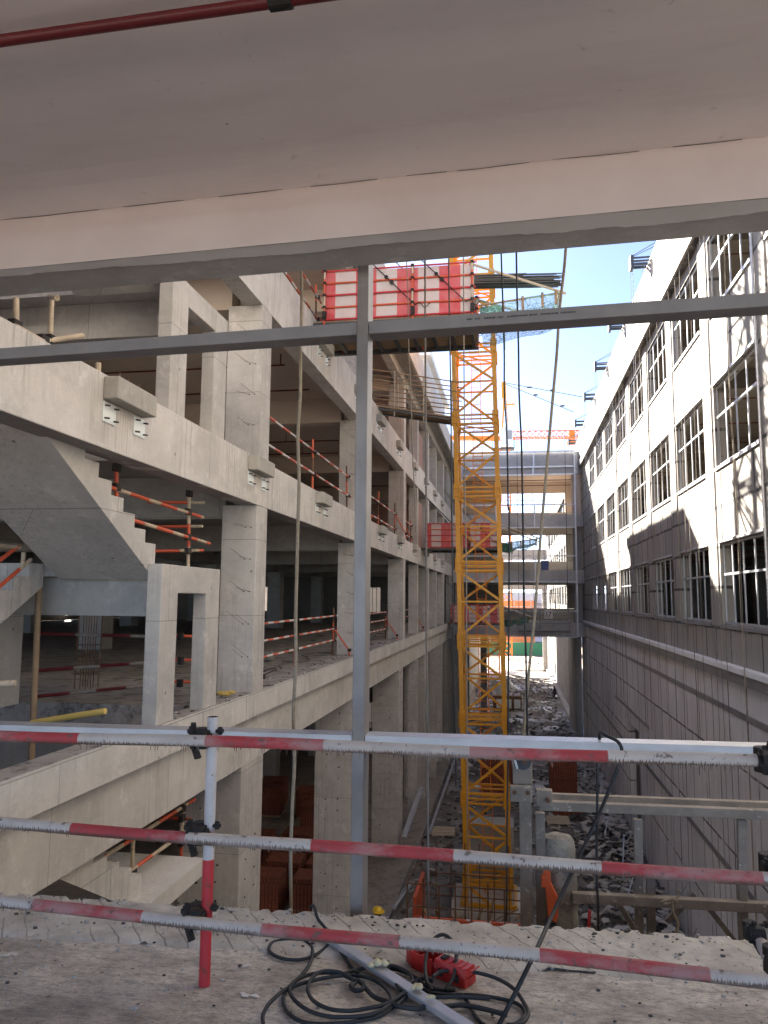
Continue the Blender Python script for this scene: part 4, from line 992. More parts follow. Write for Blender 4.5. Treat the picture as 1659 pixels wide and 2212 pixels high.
# ================================================================== cantilevered loading platforms
def platform(Y, z, L, label, net_=True):
    P = thing('loading_platform', label, 'loading platform', (-4.3, Y + 1, z), 'striped loading platforms fixed to the left building')
    X0, X1 = -4.12, -4.12 + L; D = 2.0
    b = lambda n, m, mb, **k: mb.build(n, m, P, **k)
    fm = MB()
    for y in (Y + .03, Y + D): fm.box(X0 - .9, X1, y - .05, y + .05, z - .12, z - .02)
    for k in range(8):
        x = X0 + .1 + k * (L - .2) / 7; fm.box(x - .04, x + .04, Y + .09, Y + D - .06, z - .10, z - .03)
    b('base_frame', 'dark_steel', fm)
    b('deck', 'wood', MB().box(X0 - .3, X1, Y, Y + D, z - .018, z + .01))
    for y in (Y, Y + D):
        sh = MB(); nx = 24; vs = []
        for j in range(7):
            for i in range(nx + 1):
                x = X0 + L * i / nx; zz_ = z + .02 + 1.12 * j / 6
                vs.append((x, y + .018 * noise.noise(Vector((x * 2, y, zz_ * 3))) + (.012 if j % 2 else 0), zz_))
        w = nx + 1; q = [(j * w + i, j * w + i + 1, (j + 1) * w + i + 1, (j + 1) * w + i) for j in range(6) for i in range(nx)]
        sh.add(vs, q); sh.add([(a, b_ + .012, c) for a, b_, c in vs], [f[::-1] for f in q])
        b('side_sheet', 'striped_sheet', sh, smooth=True)
        for k in range(5):
            zz_ = z + .04 + k * .28; t = MB(); t.tube((X0 - .05, y - .03, zz_), (X1 + .04, y - .03, zz_), .021, 8); b('rail', 'red_paint' if k % 2 == 0 else 'orange_red_paint', t)
        for x in (X0 + .03, X0 + L * .6, X1 - .04):
            t = MB(); stripes(t, (x, y - .06, z - .08), (x, y - .06, z + 1.2), .024, [.35], 8); b('post', ['orange_red_paint', 'bamboo_white'], t)
            t = MB(); rr = random.Random(int(x * 10))
            for k in range(5):
                for h in (0, .03): t.box(x - .035, x + .035, y - .095, y - .03, z + .01 + k * .28 + h, z + .035 + k * .28 + h)
                if k == 0: t.box(x - .04, x + .05, y - .1, y - .03, z + .07, z + .22)
            b('clamp', 'coupler_iron', t)
    for k, x in enumerate((X0 + L * .62, X0 + L * .95)):
        for y in (Y, Y + D):
            a = Vector((x, y - .08, z + .25)); e = Vector((x - 2.4, y - .08, z + 2.75)); t = MB(); t.tube(a, e, .012, 6)
            t.ball(a.lerp(e, .22), .05, sq=(1, .5, 1)); t.ball(a.lerp(e, .27), .045, sq=(1, .5, 1)); t.path(spline([a, a + Vector((.1, -.02, .05)), a + Vector((.2, -.02, -.08)), a + Vector((.32, 0, .02))], 4), .01, 5)
            b('hoist_cable', 'coupler_iron', t)
    # outrigged catch net at the tip
    t = MB(); t.tube((X1 - .1, Y, z + 1.15), (X1 + 1.95, Y + .2, z + .42), .03, 8); t.tube((X1 - .1, Y + D, z + 1.15), (X1 + 1.95, Y + D, z + .42), .03, 8); t.tube((X1 + 1.8, Y + .1, z + .43), (X1 + 1.8, Y + D, z + .43), .026, 8); b('outrigger', 'bamboo_white', t)
    nt_ = MB(); t = MB(); t.tube((X1 + .1, Y + .05, z + .20), (X1 + 1.85, Y + .15, z + .42), .024, 6); b('net_pole', 'wood', t)
    def nf(x, y): u = (x - X1) / 1.8; return z - .08 - .08 * math.sin(u * math.pi) * (1 + .5 * math.sin(u * 9)) + .36 * u + .05 * noise.noise(Vector((x * 2, y * 2, 1)))
    grid_sheet(nt_, X1 + .12, X1 + 1.75, Y + .1, Y + D - .1, 16, 10, nf)
    for i in range(1): 
        vs = []; n_ = 20
        for j in range(4):
            for i2 in range(n_ + 1):
                u = i2 / n_; x = X1 + .12 + 1.66 * u; top = z + .18 + .24 * u; bot = z - .16 + .30 * u - .16 * abs(math.sin(u * 7)); vs.append((x, Y + .08 + .05 * noise.noise(Vector((x * 3, j, 0))), top + (bot - top) * j / 3))
        w = n_ + 1; nt_.add(vs, [(j * w + i2, j * w + i2 + 1, (j + 1) * w + i2 + 1, (j + 1) * w + i2) for j in range(3) for i2 in range(n_)])
    b('catch_net', 'blue_net' if z > 6 else 'green_net', nt_)
    t = MB()
    for u in (.3, .55, .8, .97): x = X1 + .12 + 1.66 * u; t.tube((x, Y + .06, z - .15 + .3 * u), (x, Y + .06, z + .22 + .24 * u), .028, 6)
    b('net_tie', 'wood', t)
    b('end_gate', 'green_sheet', MB().box(X1 + .12, X1 + .62, Y + .12, Y + .16, z - .2, z + .2).box(X1 + .60, X1 + .64, Y + .16, Y + D - .1, z - .2, z + .2))
    return P
platform(15.9, 7.72, 3.35, 'nearest and highest loading platform, red and white sheets, hung from the left building')
platform(36.1, 4.02, 3.45, 'middle loading platform, red and white sheets, seen behind the crane tower')
platform(50.5, .05, 3.3, 'lowest and farthest loading platform, faded red sheets, near the link bridge')
# bundle of reinforcement lying on the top platform and sticking out of it
m_ = MB(); rr = random.Random(9)
for k in range(46):
    y = 16.5 + rr.uniform(-.22, .22); z = 8.35 + rr.uniform(-.09, .09); e = rr.uniform(-.12, .12)
    m_.tube((-3.95 + e, y, z + .50), (1.05 + e, y + .1, z + .42 - .10), .014, 5)
for k in range(34):
    y = 16.9 + rr.uniform(-.2, .2); z = 8.62 + rr.uniform(-.07, .07); e = rr.uniform(-.1, .1)
    m_.tube((-3.6 + e, y, z + .35), (.35 + e, y + .1, z + .27), .013, 5)
RBN = m_.build('rebar_bundle', 'dark_steel'); tag(RBN, 'bundle of dark reinforcing bars sticking out over the end of the highest loading platform', 'rebar bundle')
# scaffold walkway from the left building to the crane tower
CW = thing('scaffold_walkway', 'narrow scaffold walkway tying the crane tower to the left building', 'walkway', (-3.2, 24.8, 7.8))
A = Vector((-4.9, 23.9, 7.95)); B_ = Vector((-1.95, 25.75, 7.82))
m_ = MB()
for dy in (0, .75): m_.beam(A + Vector((0, dy, -.07)), B_ + Vector((0, dy, -.07)), .06, .06)
m_.build('beam', 'dark_steel', CW)
MB().beam(A + Vector((0, .37, 0)), B_ + Vector((0, .37, 0)), .75, .05).build('plank_deck', 'wood', CW)
for dy in (0, .75):
    for h in (.3, .62, .95, 1.0 + (.3 if dy else .28)):
        m_ = MB(); m_.tube(A + Vector((-.3, dy, h)), B_ + Vector((.25, dy, h - .04)), .022, 6); m_.build('rail', 'wood', CW)
    for u in (.05, .35, .66, .97):
        m_ = MB(); p = A.lerp(B_, u) + Vector((0, dy, -.25)); m_.tube(p, p + Vector((0, 0, 1.75 if u < .3 else 1.55)), .024, 6); m_.build('post', 'bamboo_white', CW)

# ================================================================== guardrails on the floors of the left building
def baybar(Ya, Yb, z, X, label, n=3, hs=(.42, .76, 1.08), feet=True, bands=.38, grp='red and white guardrails on the open floors'):
    P = thing('guardrail', label, 'guardrail', (X, (Ya + Yb) / 2, z), grp)
    rr = random.Random(int(Ya * 10 + z))
    for k, h in enumerate(hs):
        m_ = MB(); stripes(m_, (X, Ya, z + h + rr.uniform(-.03, .03)), (X - .02, Yb, z + h + rr.uniform(-.03, .03)), .024, [bands], 7, k % 2); m_.build('rail', ['orange_red_paint', 'white_paint'], P)
    for k in range(n):
        y = Ya + .35 + (Yb - Ya - .7) * k / max(1, n - 1)
        m_ = MB(); stripes(m_, (X - .05, y, z), (X - .05 + rr.uniform(-.03, .03), y, z + 1.2 + rr.uniform(0, .25)), .024, [.5, .4], 7, k % 2); m_.build('post', ['rusty_steel', 'orange_red_paint'], P)
        m_ = MB()
        for h in hs: m_.box(X - .08, X + .035, y - .04, y + .04, z + h - .035, z + h + .035)
        m_.build('coupler', 'coupler_iron', P)
        if feet and k != 1:
            m_ = MB(); m_.tube((X - .03, y, z + hs[1]), (X + .40, y + .1, z + .14), .023, 7); m_.tube((X + .40, y + .1, z), (X + .40, y + .1, z + .2), .024, 6); m_.build('brace', 'orange_red_paint', P)
            MB().box(X + .36, X + .45, y + .06, y + .14, z + .12, z + .2).build('coupler', 'coupler_iron', P)
    return P
baybar(13.1, 21.3, .003, -4.95, 'guardrail on the lower open floor between the first and second columns')
baybar(21.9, 30.2, .003, -4.95, 'guardrail on the lower open floor just right of the steel post')
baybar(30.9, 38.9, .003, -4.95, 'guardrail on the lower open floor behind the third column')
baybar(13.1, 21.3, 4.0, -4.6, 'guardrail on the middle floor between the first and second columns', bands=.5, hs=(.5, 1.05), feet=False)
baybar(21.9, 30.1, 4.0, -4.6, 'guardrail on the middle floor just right of the steel post', bands=.6, hs=(.35, .95), feet=True)
baybar(30.9, 35.0, 4.0, -4.6, 'guardrail on the middle floor beside the middle loading platform', n=2, hs=(.35, .95), feet=True)
baybar(13.1, 17.6, 7.88, -4.6, 'guardrail on the upper floor left of the highest loading platform', n=2, hs=(.45, 1.0), feet=False)
# stair guard rails
def pipes(name, lst, label, cat='scaffold pipe', group=None, base=None):
    """a small frame of clamped pipes; lst: (a, b, mats, bands)"""
    a0 = Vector(lst[0][0]); P = thing(name, label, cat, base or a0, group)
    for a, b, first in lst:
        m_ = MB(); stripes(m_, a, b, .024, [.45, .6], 9, first); m_.build('pipe', ['orange_red_paint', 'bamboo_white'], P, smooth=True)
        m_ = MB(); c = Vector(a).lerp(Vector(b), .52)
    return P
X_ = -4.75
g = thing('stair_guardrail', 'red and white pipe handrail beside the upper stair flight on the left', 'guardrail', (X_, 9, 2.0))
for a, b, f_ in ((at(200, 1040, X=X_), at(438, 1118, X=X_), 0), (at(268, 1118, X=X_), at(452, 1174, X=X_), 0), (at(251, 1003, X=-4.78), at(252, 1112, X=-4.78), 0), (at(409, 1060, X=-4.82), at(406, 1225, X=-4.82), 1)):
    m_ = MB(); stripes(m_, a, b, .026, [.5, .35], 10, f_); m_.build('pipe', ['orange_red_paint', 'bamboo_white'], g, smooth=True)
for a, b in ((at(320, 1085, X=-5.6), at(442, 1086, X=-4.78)), (at(330, 1138, X=-5.6), at(438, 1137, X=-4.78)), (at(300, 1191, X=-5.6), at(440, 1189, X=-4.78))):
    m_ = MB(); stripes(m_, a, b, .025, [.6, .3], 10, 0); m_.build('pipe', ['orange_red_paint', 'bamboo_white'], g, smooth=True)
for px, py in ((252, 1010), (252, 1052), (409, 1066), (407, 1105), (406, 1160), (406, 1190)):
    c = at(px, py, X=-4.76); MB().box(c.x - .035, c.x + .035, c.y - .06, c.y + .06, c.z - .05, c.z + .045).build('coupler', 'coupler_iron', g, bevel=.01)
g = thing('stair_guardrail', 'red and white pipe handrail beside the lowest stair flight, below the pale beam', 'guardrail', (-4.8, 9, -2.1))
for a, b, f_ in ((at(345, 1870, X=-4.75), at(520, 1765, X=-4.75), 0), (at(455, 1902, X=-4.75) + Vector((0, -1.6, -.3)), at(540, 1780, X=-4.75) + Vector((0, -.9, -.1)), 1)):
    pass
for P_ in (((340, 1470 + 400), (422, 1745)), ((455 - 200, 1880), (378, 1800))): pass
def bz(x, y, X): return at(x / 1.50818 * .54, (2800 + y / 1.50818) * .54, X=X)
for a, b, f_ in ((bz(480, 1040, -4.8), bz(1175, 600, -4.8), 0), (bz(690, 1100, -4.8), bz(1175, 755, -4.8), 1), (bz(803, 840, -4.8), bz(795, 1130, -4.8), 1), (bz(1105, 610, -4.85), bz(1090, 980, -4.85), 1)):
    m_ = MB(); stripes(m_, a, b, .026, [.55, .4], 10, f_); m_.build('pipe', ['orange_red_paint', 'bamboo_white'], g, smooth=True)
for a, b in ((bz(850, 840, -5.4), bz(1170, 860, -4.85)), (bz(980, 708, -5.4), bz(1150, 720, -4.85))):
    m_ = MB(); m_.tube(a, b, .025, 9); m_.build('pipe', 'orange_red_paint', g, smooth=True)
for x, y in ((800, 1045), (1100, 655), (1098, 712), (1095, 860)):
    c = bz(x, y, -4.8); MB().box(c.x - .035, c.x + .035, c.y - .06, c.y + .06, c.z - .05, c.z + .045).build('coupler', 'coupler_iron', g, bevel=.01)
# pipes at the left edge: top left frame, rusty standing pole, yellow pole, rails in the stair opening
def z1p(x, y, **k): return at(x / 1.50818 * .54, (1000 + y / 1.50818) * .54, **k)
def z4p(x, y, **k): return at(x / 1.50818 * .54, (2050 + y / 1.50818) * .54, **k)
g = thing('clamped_pipes', 'pale weathered pipes clamped over the pale beam at the upper left', 'scaffold pipe', z1p(300, 560, X=-4.5))
for a, b, f_ in ((z1p(97, 290, X=-4.6), z1p(97, 465, X=-4.6), 1), (z1p(90, 460, X=-4.45), z1p(260, 555, X=-4.45), 1), (z1p(312, 285, X=-4.8), z1p(302, 535, X=-4.8), 1), (z1p(275, 550, X=-4.5), z1p(500, 515, X=-4.35), 1), (z1p(300, 280, X=-4.8), z1p(345, 290, X=-4.4), 1)):
    m_ = MB(); m_.tube(a, b, .028, 10); m_.build('pipe', 'bamboo_white', g, smooth=True)
for x, y in ((258, 545), (90, 455), (308, 545)):
    c = z1p(x, y, X=-4.5); MB().box(c.x - .04, c.x + .04, c.y - .06, c.y + .06, c.z - .06, c.z + .05).build('coupler', 'coupler_iron', g, bevel=.01)
a = z4p(238, 395, X=-6.2); b = z4p(188, 1500, X=-6.2); tag(MB().tube(a, b, .04, 10).build('standing_pole', 'wood', smooth=True), 'tall brown pole standing in the stair opening at the left', 'pole')
a = z4p(190, 1270, X=-5.6); b = z4p(635, 1198, X=-4.6); tag(MB().tube(a, b, .035, 12).build('yellow_pole', 'yellow_paint', smooth=True), 'yellow pole jutting out low at the left above the steel rail', 'pole')
a = z4p(-40, 1040, X=-5.2); b = z4p(94, 1030, X=-5.0); tag(MB().tube(a, b, .035, 12).build('pipe_end', 'bamboo_white', smooth=True), 'pale pipe end poking in at the left edge of the view', 'scaffold pipe')
g = thing('guardrail', 'dull red and white rails across the stair opening behind the portal frame', 'guardrail', (-6, 10.8, 0), 'red and white guardrails on the open floors')
for (xa, ya, xb, yb) in ((230, 730, 890, 748), (215, 955, 900, 905), (190, 1112, 880, 1045)):
    m_ = MB(); stripes(m_, z4p(xa, ya, X=-6.6), z4p(xb, yb, X=-5.2), .024, [.5, .35, .4], 8, 0); m_.build('rail', ['dark_red', 'wood_grey'], g)
for (x, y) in ((1090, 750), (1090, 895), (1085, 1030)):
    c = z4p(x, y, X=-5.3); MB().tube(c + Vector((-.3, 0, .02)), c + Vector((.35, .4, -.02)), .024, 8).build('rail', 'orange_red_paint', g); MB().box(c.x - .04, c.x + .04, c.y - .04, c.y + .04, c.z - .06, c.z + .06).build('coupler', 'coupler_iron', g)
g = thing('guardrail', 'red handrail pipes crossing at the far left beside the stair landing', 'guardrail', (-6.1, 8, 1), 'red and white guardrails on the open floors')
for (xa, ya, xb, yb, f_) in ((-30, 470, 185, 285, 0), (-20, 200, 120, 212, 1), (-30, 310, 110, 205, 0), (143, 240, 135, 330, 1)):
    m_ = MB(); stripes(m_, z4p(xa, ya, X=-6.1), z4p(xb, yb, X=-6.1), .026, [.5, .4], 9, f_); m_.build('rail', ['orange_red_paint', 'bamboo_white'], g)
# starter rebar standing on the lower floor
c = z4p(500, 1065, Z=0); m_ = MB()
for dx in (-.16, -.06, .04, .14):
    for dy in (0, .25): m_.tube((c.x + dx, c.y + dy, 0), (c.x + dx + .03, c.y + dy, 2.3 if dx > -.1 else 2.0), .009, 5)
for h in (.25, .5, .75, 1.5): m_.path([(c.x - .18, c.y - .02, h), (c.x + .16, c.y - .02, h), (c.x + .16, c.y + .27, h), (c.x - .18, c.y + .27, h), (c.x - .18, c.y - .02, h)], .006, 4)
tag(m_.build('starter_rebar', 'rusty_steel'), 'thin cluster of upright starter bars on the lower floor at the left', 'rebar')
# loose things on the lower floor edge
m_ = MB(); rr = random.Random(14)
for k in range(420):
    y = rr.uniform(9.5, 50); x = -4.9 + .55 * rr.random() ** .6; s = rr.uniform(.01, .035)
    m_.ball((x, y, .01), s, rr.choice((0, 1)), (1, 1.3, .6), 5, 3)
for k in range(60):
    y = rr.uniform(12, 40); x = rr.uniform(-8, -4.6); a = rr.uniform(0, 3.1); L_ = rr.uniform(.1, .5); m_.beam((x, y, .015), (x + L_ * math.cos(a), y + L_ * math.sin(a), .03), .03, .015, 2)
tag(m_.build('floor_debris', ['rubble_pale', 'rubble_dark', 'dark_steel']), 'broken mortar and scrap strewn along the edge of the lower floor', 'debris', kind='stuff')
c = z4p(1360, 1115, Z=.02); m_ = MB(); rr = random.Random(1)
for k in range(8): m_.ball(c + Vector((rr.gauss(0, .07), rr.gauss(0, .07), .03 + .05 * rr.random())), rr.uniform(.03, .07), sq=(1.2, 1, .6), n=7, k=5)
tag(m_.build('yellow_rag', 'yellow_paint', smooth=True), 'crumpled yellow rag on the floor edge by the first column', 'rag')
m_ = MB()
for k in range(9):
    a = k * .7; m_.tube((-5.3 + .3 * math.cos(a), 14.2 + .3 * math.sin(a), .03), (-5.1 + .5 * math.cos(a * 2), 14.6 + .5 * math.sin(a * 2), .2), .012, 5)
tag(m_.build('scrap_bars', 'dark_steel'), 'small heap of bent dark bars on the lower floor right of the first column', 'scrap')
m_ = MB(); m_.box(-6.3, -6.0, 18.6, 18.9, .01, .26); tag(m_.build('cement_bag', 'cover_cloth', bevel=.08), 'small pale sack on the lower floor behind the guardrail', 'sack')

# ================================================================== brick stacks
def pallet_bricks(w=1.15, d=1.0, h=1.15):
    P = thing('brick_stack', '', 'brick stack', (0, 0, 0), 'stacks of red bricks')
    MB().box(-w / 2, w / 2, -d / 2, d / 2, .12, .12 + h).build('bricks', 'stacked_brick', P, bevel=.012)
    m_ = MB()
    for k in (-1, 0, 1): m_.box(-w / 2, w / 2, k * .42 - .05, k * .42 + .05, .002, .10)
    m_.build('pallet', 'wood', P)
    return P
BP = pallet_bricks(); used = [0]
def put(x, y, rz, label, z=-8.34, sc=(1, 1, 1)):
    o = BP if not used[0] else copy_tree(BP); used[0] = 1
    o.location = (x, y, z); o.rotation_euler = (0, 0, rz); o.scale = sc; o['label'] = label; return o
put(-7.9, 24.3, .03, 'front left brick stack just right of the nearest lower column')
put(-7.6, 25.6, .02, 'second brick stack behind the front left one', sc=(1, 1, 1.05))
put(-8.2, 27.4, .02, 'third brick stack in the row right of the nearest lower column')
put(-8.0, 28.7, .02, 'fourth brick stack, the back one of the row')
put(-9.5, 28.2, .02, 'brick stack half hidden behind the nearest lower column')
put(-6.35, 24.4, .05, 'front right brick stack, partly behind the second lower column')
put(-6.3, 25.8, .05, 'brick stack behind the front right one, beside the second lower column')
put(-6.9, 28.0, .04, 'single brick stack half hidden by the second lower column')
put(-11.2, 35.0, .1, 'dark brick stack far back in the shade at the left of the rope')
put(-11.5, 36.5, .1, 'farthest brick stack left of the rope, beside another in the shade')
put(-9.3, 35.0, .1, 'dark brick stack far back in the shade right of the rope')
put(-8.4, 32.5, .1, 'dark brick stack with a yellow scrap on top beside the second lower column')
put(2.3, 40.0, 0, 'tall brick stack in the open yard right of the crane tower', z=-8.42, sc=(1.15, 1, 2.2))
put(-.9, 40.5, 0, 'tall brick stack in the yard seen through the crane tower', z=-8.42, sc=(1.5, 1, 1.9))
put(2.35, 37.9, 0, 'low brick stack in front of the tall one in the open yard', z=-8.42, sc=(1.15, .8, .6))

# ================================================================== yard clutter
def pallet(x, y, rz, label, n=6):
    m_ = MB()
    for k in range(n): m_.box(-.5, .5, -.4 + k * .8 / (n - 1) - .045, -.4 + k * .8 / (n - 1) + .045, .10, .125)
    for k in (-1, 0, 1): m_.box(k * .42 - .04, k * .42 + .04, -.45, .45, .0, .098)
    o = m_.build('wood_pallet', 'bamboo_white'); o.location = (x, y, gz(x, y) + .03); o.rotation_euler = (.12, 0, rz); return tag(o, label, 'pallet', 'wooden pallets in the yard')
pallet(1.85, 36.4, .05, 'pale wooden pallet on the mud below the tall brick stack'); pallet(-3.1, 33.8, .1, 'wooden pallet on the mud left of the crane tower')
for (a, b, lab) in (((-3.75, 24.3, -7.9), (-3.55, 27.2, -8.1), 'light steel channel leaning over the floor edge, nearest the helmeted worker'), ((-4.15, 29.4, -7.3), (-4.2, 35.5, -6.9), 'short wide steel channel leaning beside the third lower column'), ((-3.6, 33.0, -8.2), (-3.55, 48.5, -7.9), 'very long bright steel channel lying along the floor edge toward the bridge')):
    m_ = MB(); m_.beam(a, b, .22 if 'wide' in lab else .12, .03); a, b = Vector(a), Vector(b)
    for s_ in (-1, 1): m_.beam(a + Vector((s_ * (.1 if 'wide' in lab else .055), 0, .04)), b + Vector((s_ * (.1 if 'wide' in lab else .055), 0, .04)), .012, .08)
    tag(m_.build('steel_channel', 'galvanised'), lab, 'steel channel', 'steel channels along the yard')
# rubble: broken boards and slabs against the right wall, dirt clods elsewhere
m_ = MB(); rr = random.Random(33)
def shard(c, s, mi):
    n_ = rr.choice((4, 5)); a0_ = rr.uniform(0, 6); pts = []
    for k in range(n_):
        a = a0_ + 2 * math.pi * k / n_; pts.append(Vector((s * rr.uniform(.6, 1.2) * math.cos(a), s * rr.uniform(.4, .9) * math.sin(a), 0)))
    R = Matrix.Rotation(rr.uniform(-.5, .5), 3, 'X') @ Matrix.Rotation(rr.uniform(-.5, .5), 3, 'Y'); ext = R @ Vector((0, 0, rr.uniform(.02, .07)))
    m_.prism([Vector(c) + R @ p for p in pts], ext, mi)
for k in range(1500):
    y = rr.uniform(17, 47); x = 4.7 - abs(rr.gauss(0, 1.15)) ; x = max(x, .6)
    hgt = .55 * math.exp(-((x - 4.0) / 1.3) ** 2) * (.6 + .4 * math.sin(y * .8))
    shard((x, y, -8.4 + hgt * rr.random() + .05), rr.choice((.04, .06, .09, .12, .2, .32)) * rr.uniform(.7, 1.2), rr.choice((0, 0, 0, 1)))
for k in range(2600):
    y = rr.uniform(20, 100); x = rr.uniform(-3.8, 4.2); shard((x, y, gz(x, y) + .02), rr.uniform(.03, .16) * (1 if rr.random() < .93 else 2.2), rr.choice((0, 1, 1, 1, 1)))
tag(m_.build('rubble', ['rubble_pale', 'rubble_dark']), 'rubble of broken boards and mortar piled along the right wall and over the mud', 'rubble', kind='stuff')
# mounds of dark earth
for i, (x, y, r_, h, lab) in enumerate(((-.1, 60.5, 1.3, .8, 'dark earth mound in the yard just beyond the bridge, right of the mast'), (2.3, 68, 1.1, .7, 'dark earth mound with a pale board on it near the far wall'), (1.2, 76, 1.4, .6, 'farther low earth mound in the middle of the yard'), (2.9, 84, 1.0, .5, 'small earth mound close to the far wall'), (-1.5, 90, 1.8, 1.1, 'long dark earth heap at the far end of the yard'))):
    m_ = MB(); grid_sheet(m_, x - r_ * 1.6, x + r_ * 1.6, y - r_ * 1.6, y + r_ * 1.6, 22, 22, lambda a, b: gz(a, b) - .04 + h * max(0, math.exp(-((a - x) ** 2 + (b - y) ** 2) / (r_ * .75) ** 2) - .05) * (1 + .5 * noise.noise(Vector((a * 3, b * 3, 0)))))
    tag(m_.build('earth_mound', 'mud', smooth=True), lab, 'earth mound', 'earth mounds in the yard')
# thin lengths of pipe and lath leaning on the rubble
for i in range(14):
    y = 22 + i * 1.7; x = 3.3 + .9 * random.Random(i).random(); rr = random.Random(i + 50)
    tag(MB().beam((x, y, -8.2), (x + rr.uniform(.2, .9), y + rr.uniform(-.5, 1.5), -8.2 + rr.uniform(.6, 1.7)), .035, .03).build('steel_stud', 'galvanised'), 'thin steel stud leaning on the rubble by the right wall', 'steel stud', 'thin studs leaning on the rubble')
# ribbed pump machine, red post
tag(MB().tube((2.05, 24.3, -8.3), (2.1, 24.3, -7.5), .05, 8).build('red_stake', 'red_paint'), 'short red stake standing in the rubble', 'stake')
tag(MB().box(-2.0, .6, 72, 72.8, -8.4, -7.2).box(-1.7, -1.2, 71.97, 71.998, -8.2, -7.4).box(-.9, -.4, 71.97, 71.998, -8.2, -7.4).box(-.1, .4, 71.97, 71.998, -8.2, -7.4).build('site_bench', 'rusty_steel'), 'rust coloured site box beyond the bridge', 'site box')
for k, x in enumerate((-1.4, -.6, .2)):
    tag(MB().box(x - .28, x + .28, 71.6, 71.63, -8.25, -7.45).build('white_board', 'far_white'), ('left', 'middle', 'right')[k] + ' one of three white boards leaning on the rust coloured site box', 'board', 'white boards on the site box')
tag(MB().box(-1.9, -.9, 82, 82.6, -8.3, -6.9).box(-1.75, -1.05, 81.97, 81.999, -7.9, -7.0).build('grey_cabinet', 'galvanised'), 'pale grey site cabinet farther back in the yard', 'cabinet')

# ================================================================== far end
tag(MB().box(-30, 5.4, 141, 141.3, -8.6, -6.1).build('site_fence', 'green_sheet'), 'green sheet fence across the far end of the yard', 'fence')
OB = thing('orange_building', 'flat orange building behind the green fence', 'building', (-3, 150, -8.6))
MB().box(-4.4, 3.9, 150, 158, -8.6, 1.5).build('wall', 'orange_wall', OB)
MB().box(-9, -4.5, 149, 158, -8.6, -4.9).build('annex', 'far_white', OB); MB().box(-8.5, -5.0, 148.9, 148.99, -6.6, -5.6).build('window', 'dark_steel', OB)
tag(MB().box(5.0, 5.5, 118.5, 121, -8.6, 3).build('gate_pier', 'facade_block'), 'pale pier at the end of the right building', 'pier')
def crown(P, c, R, n, seed, leaf=.35):
    rr = random.Random(seed); m_ = MB()
    clumps = [(Vector((rr.uniform(-1, 1), rr.uniform(-1, 1), rr.uniform(-.6, .8))) * R * .75, R * rr.uniform(.3, .5)) for _ in range(14)]
    for k in range(n):
        cc, cr = rr.choice(clumps); d_ = Vector((rr.gauss(0, 1), rr.gauss(0, 1), rr.gauss(0, 1))).normalized() * cr * rr.uniform(.6, 1.05)
        p = Vector(c) + cc + d_; a = Vector((rr.gauss(0, 1), rr.gauss(0, 1), rr.gauss(0, 1))).normalized() * leaf; b = a.cross(Vector((rr.gauss(0, 1), rr.gauss(0, 1), 1))).normalized() * leaf * .6
        m_.add([p - a, p - b, p + a, p + b], [(0, 1, 2, 3)])
    return m_.build('crown', 'foliage', P)
for i, (x, y, h, lab) in enumerate(((-6, 175, 12, 'green tree beyond the second bridge, left of the rope'), (-40, 50, 11, 'green tree outside the far window of the lower floor'), (-46, 60, 12, 'green tree farther left outside the lower floor'), (-20, 76, 11.5, 'green tree seen through the opening behind the first column'), (-31, 92, 12.5, 'tall green tree past the end wall of the left building'))):
    T_ = thing('tree', lab, 'tree', (x, y, -8.6)); m_ = MB(); top = -8.6 + h
    m_.path([(x, y, -8.6), (x + .2, y, top - 2), (x + .1, y, top)], .35, 8, r2=.12)
    for k in range(5): a = k * 1.3; m_.tube((x + .15, y, top - 2.5), (x + 2 * math.cos(a), y + 2 * math.sin(a), top + .3), .09, 6, r2=.03)
    m_.build('trunk', 'wood', T_); crown(T_, (x, y, top + .8), 3.4, 2200, i)
# second crane far away
C2 = thing('tower_crane', 'distant yellow tower crane with white cabin rising behind the link bridge', 'tower crane', (-1.2, 131, -8.6))
Yc = 131
def lattice(mb, a, b, w, n, r, tri=False):
    a, b = Vector(a), Vector(b); d_ = (b - a); u = Vector((0, 1, 0)); v = d_.normalized().cross(u).normalized()
    offs = [(-w / 2 * u - w / 2 * v), (w / 2 * u - w / 2 * v), (w / 2 * u + w / 2 * v), (-w / 2 * u + w / 2 * v)] if not tri else [(-w / 2 * u), (w / 2 * u), (w * .85 * v)]
    for o_ in offs: mb.beam(a + o_, b + o_, r, r)
    k = len(offs)
    for i in range(n):
        p = a + d_ * i / n; q = a + d_ * (i + 1) / n
        for j in range(k): mb.beam(p + offs[j], q + offs[(j + 1) % k], r * .6, r * .6); mb.beam(p + offs[j], p + offs[(j + 1) % k], r * .5, r * .5)
m_ = MB(); lattice(m_, (-1.2, Yc, -8.6), (-1.2, Yc, 27.2), 1.6, 22, .18); m_.build('mast', 'crane_orange', C2)
m_ = MB(); m_.beam((-1.6, Yc, 31), (-1.1, Yc, 39.5), .3, .3); m_.beam((-.6, Yc, 31), (-1.1, Yc, 39.5), .16, .16)
for k in range(7): m_.beam((-1.6 + .07 * k, Yc, 31 + 1.1 * k), (-.6 - .07 * k, Yc, 31.6 + 1.1 * k), .09, .09)
m_.box(-1.7, -.9, Yc - .4, Yc + .4, 36.5, 39.3); m_.build('tower_head', 'crane_yellow', C2)
m_ = MB(); lattice(m_, (0, Yc, 29.3), (26, Yc, 28.9), 1.5, 26, .16, tri=True); m_.build('jib', 'crane_orange', C2)
m_ = MB(); m_.beam((-1.6, Yc, 29.3), (-14, Yc, 29.8), 1.2, .7); m_.build('counter_jib', 'crane_orange', C2)
m_ = MB(); m_.box(-2.0, .15, Yc - 1.4, Yc + .5, 27.6, 30.9); m_.build('cabin', 'far_white', C2, bevel=.1)
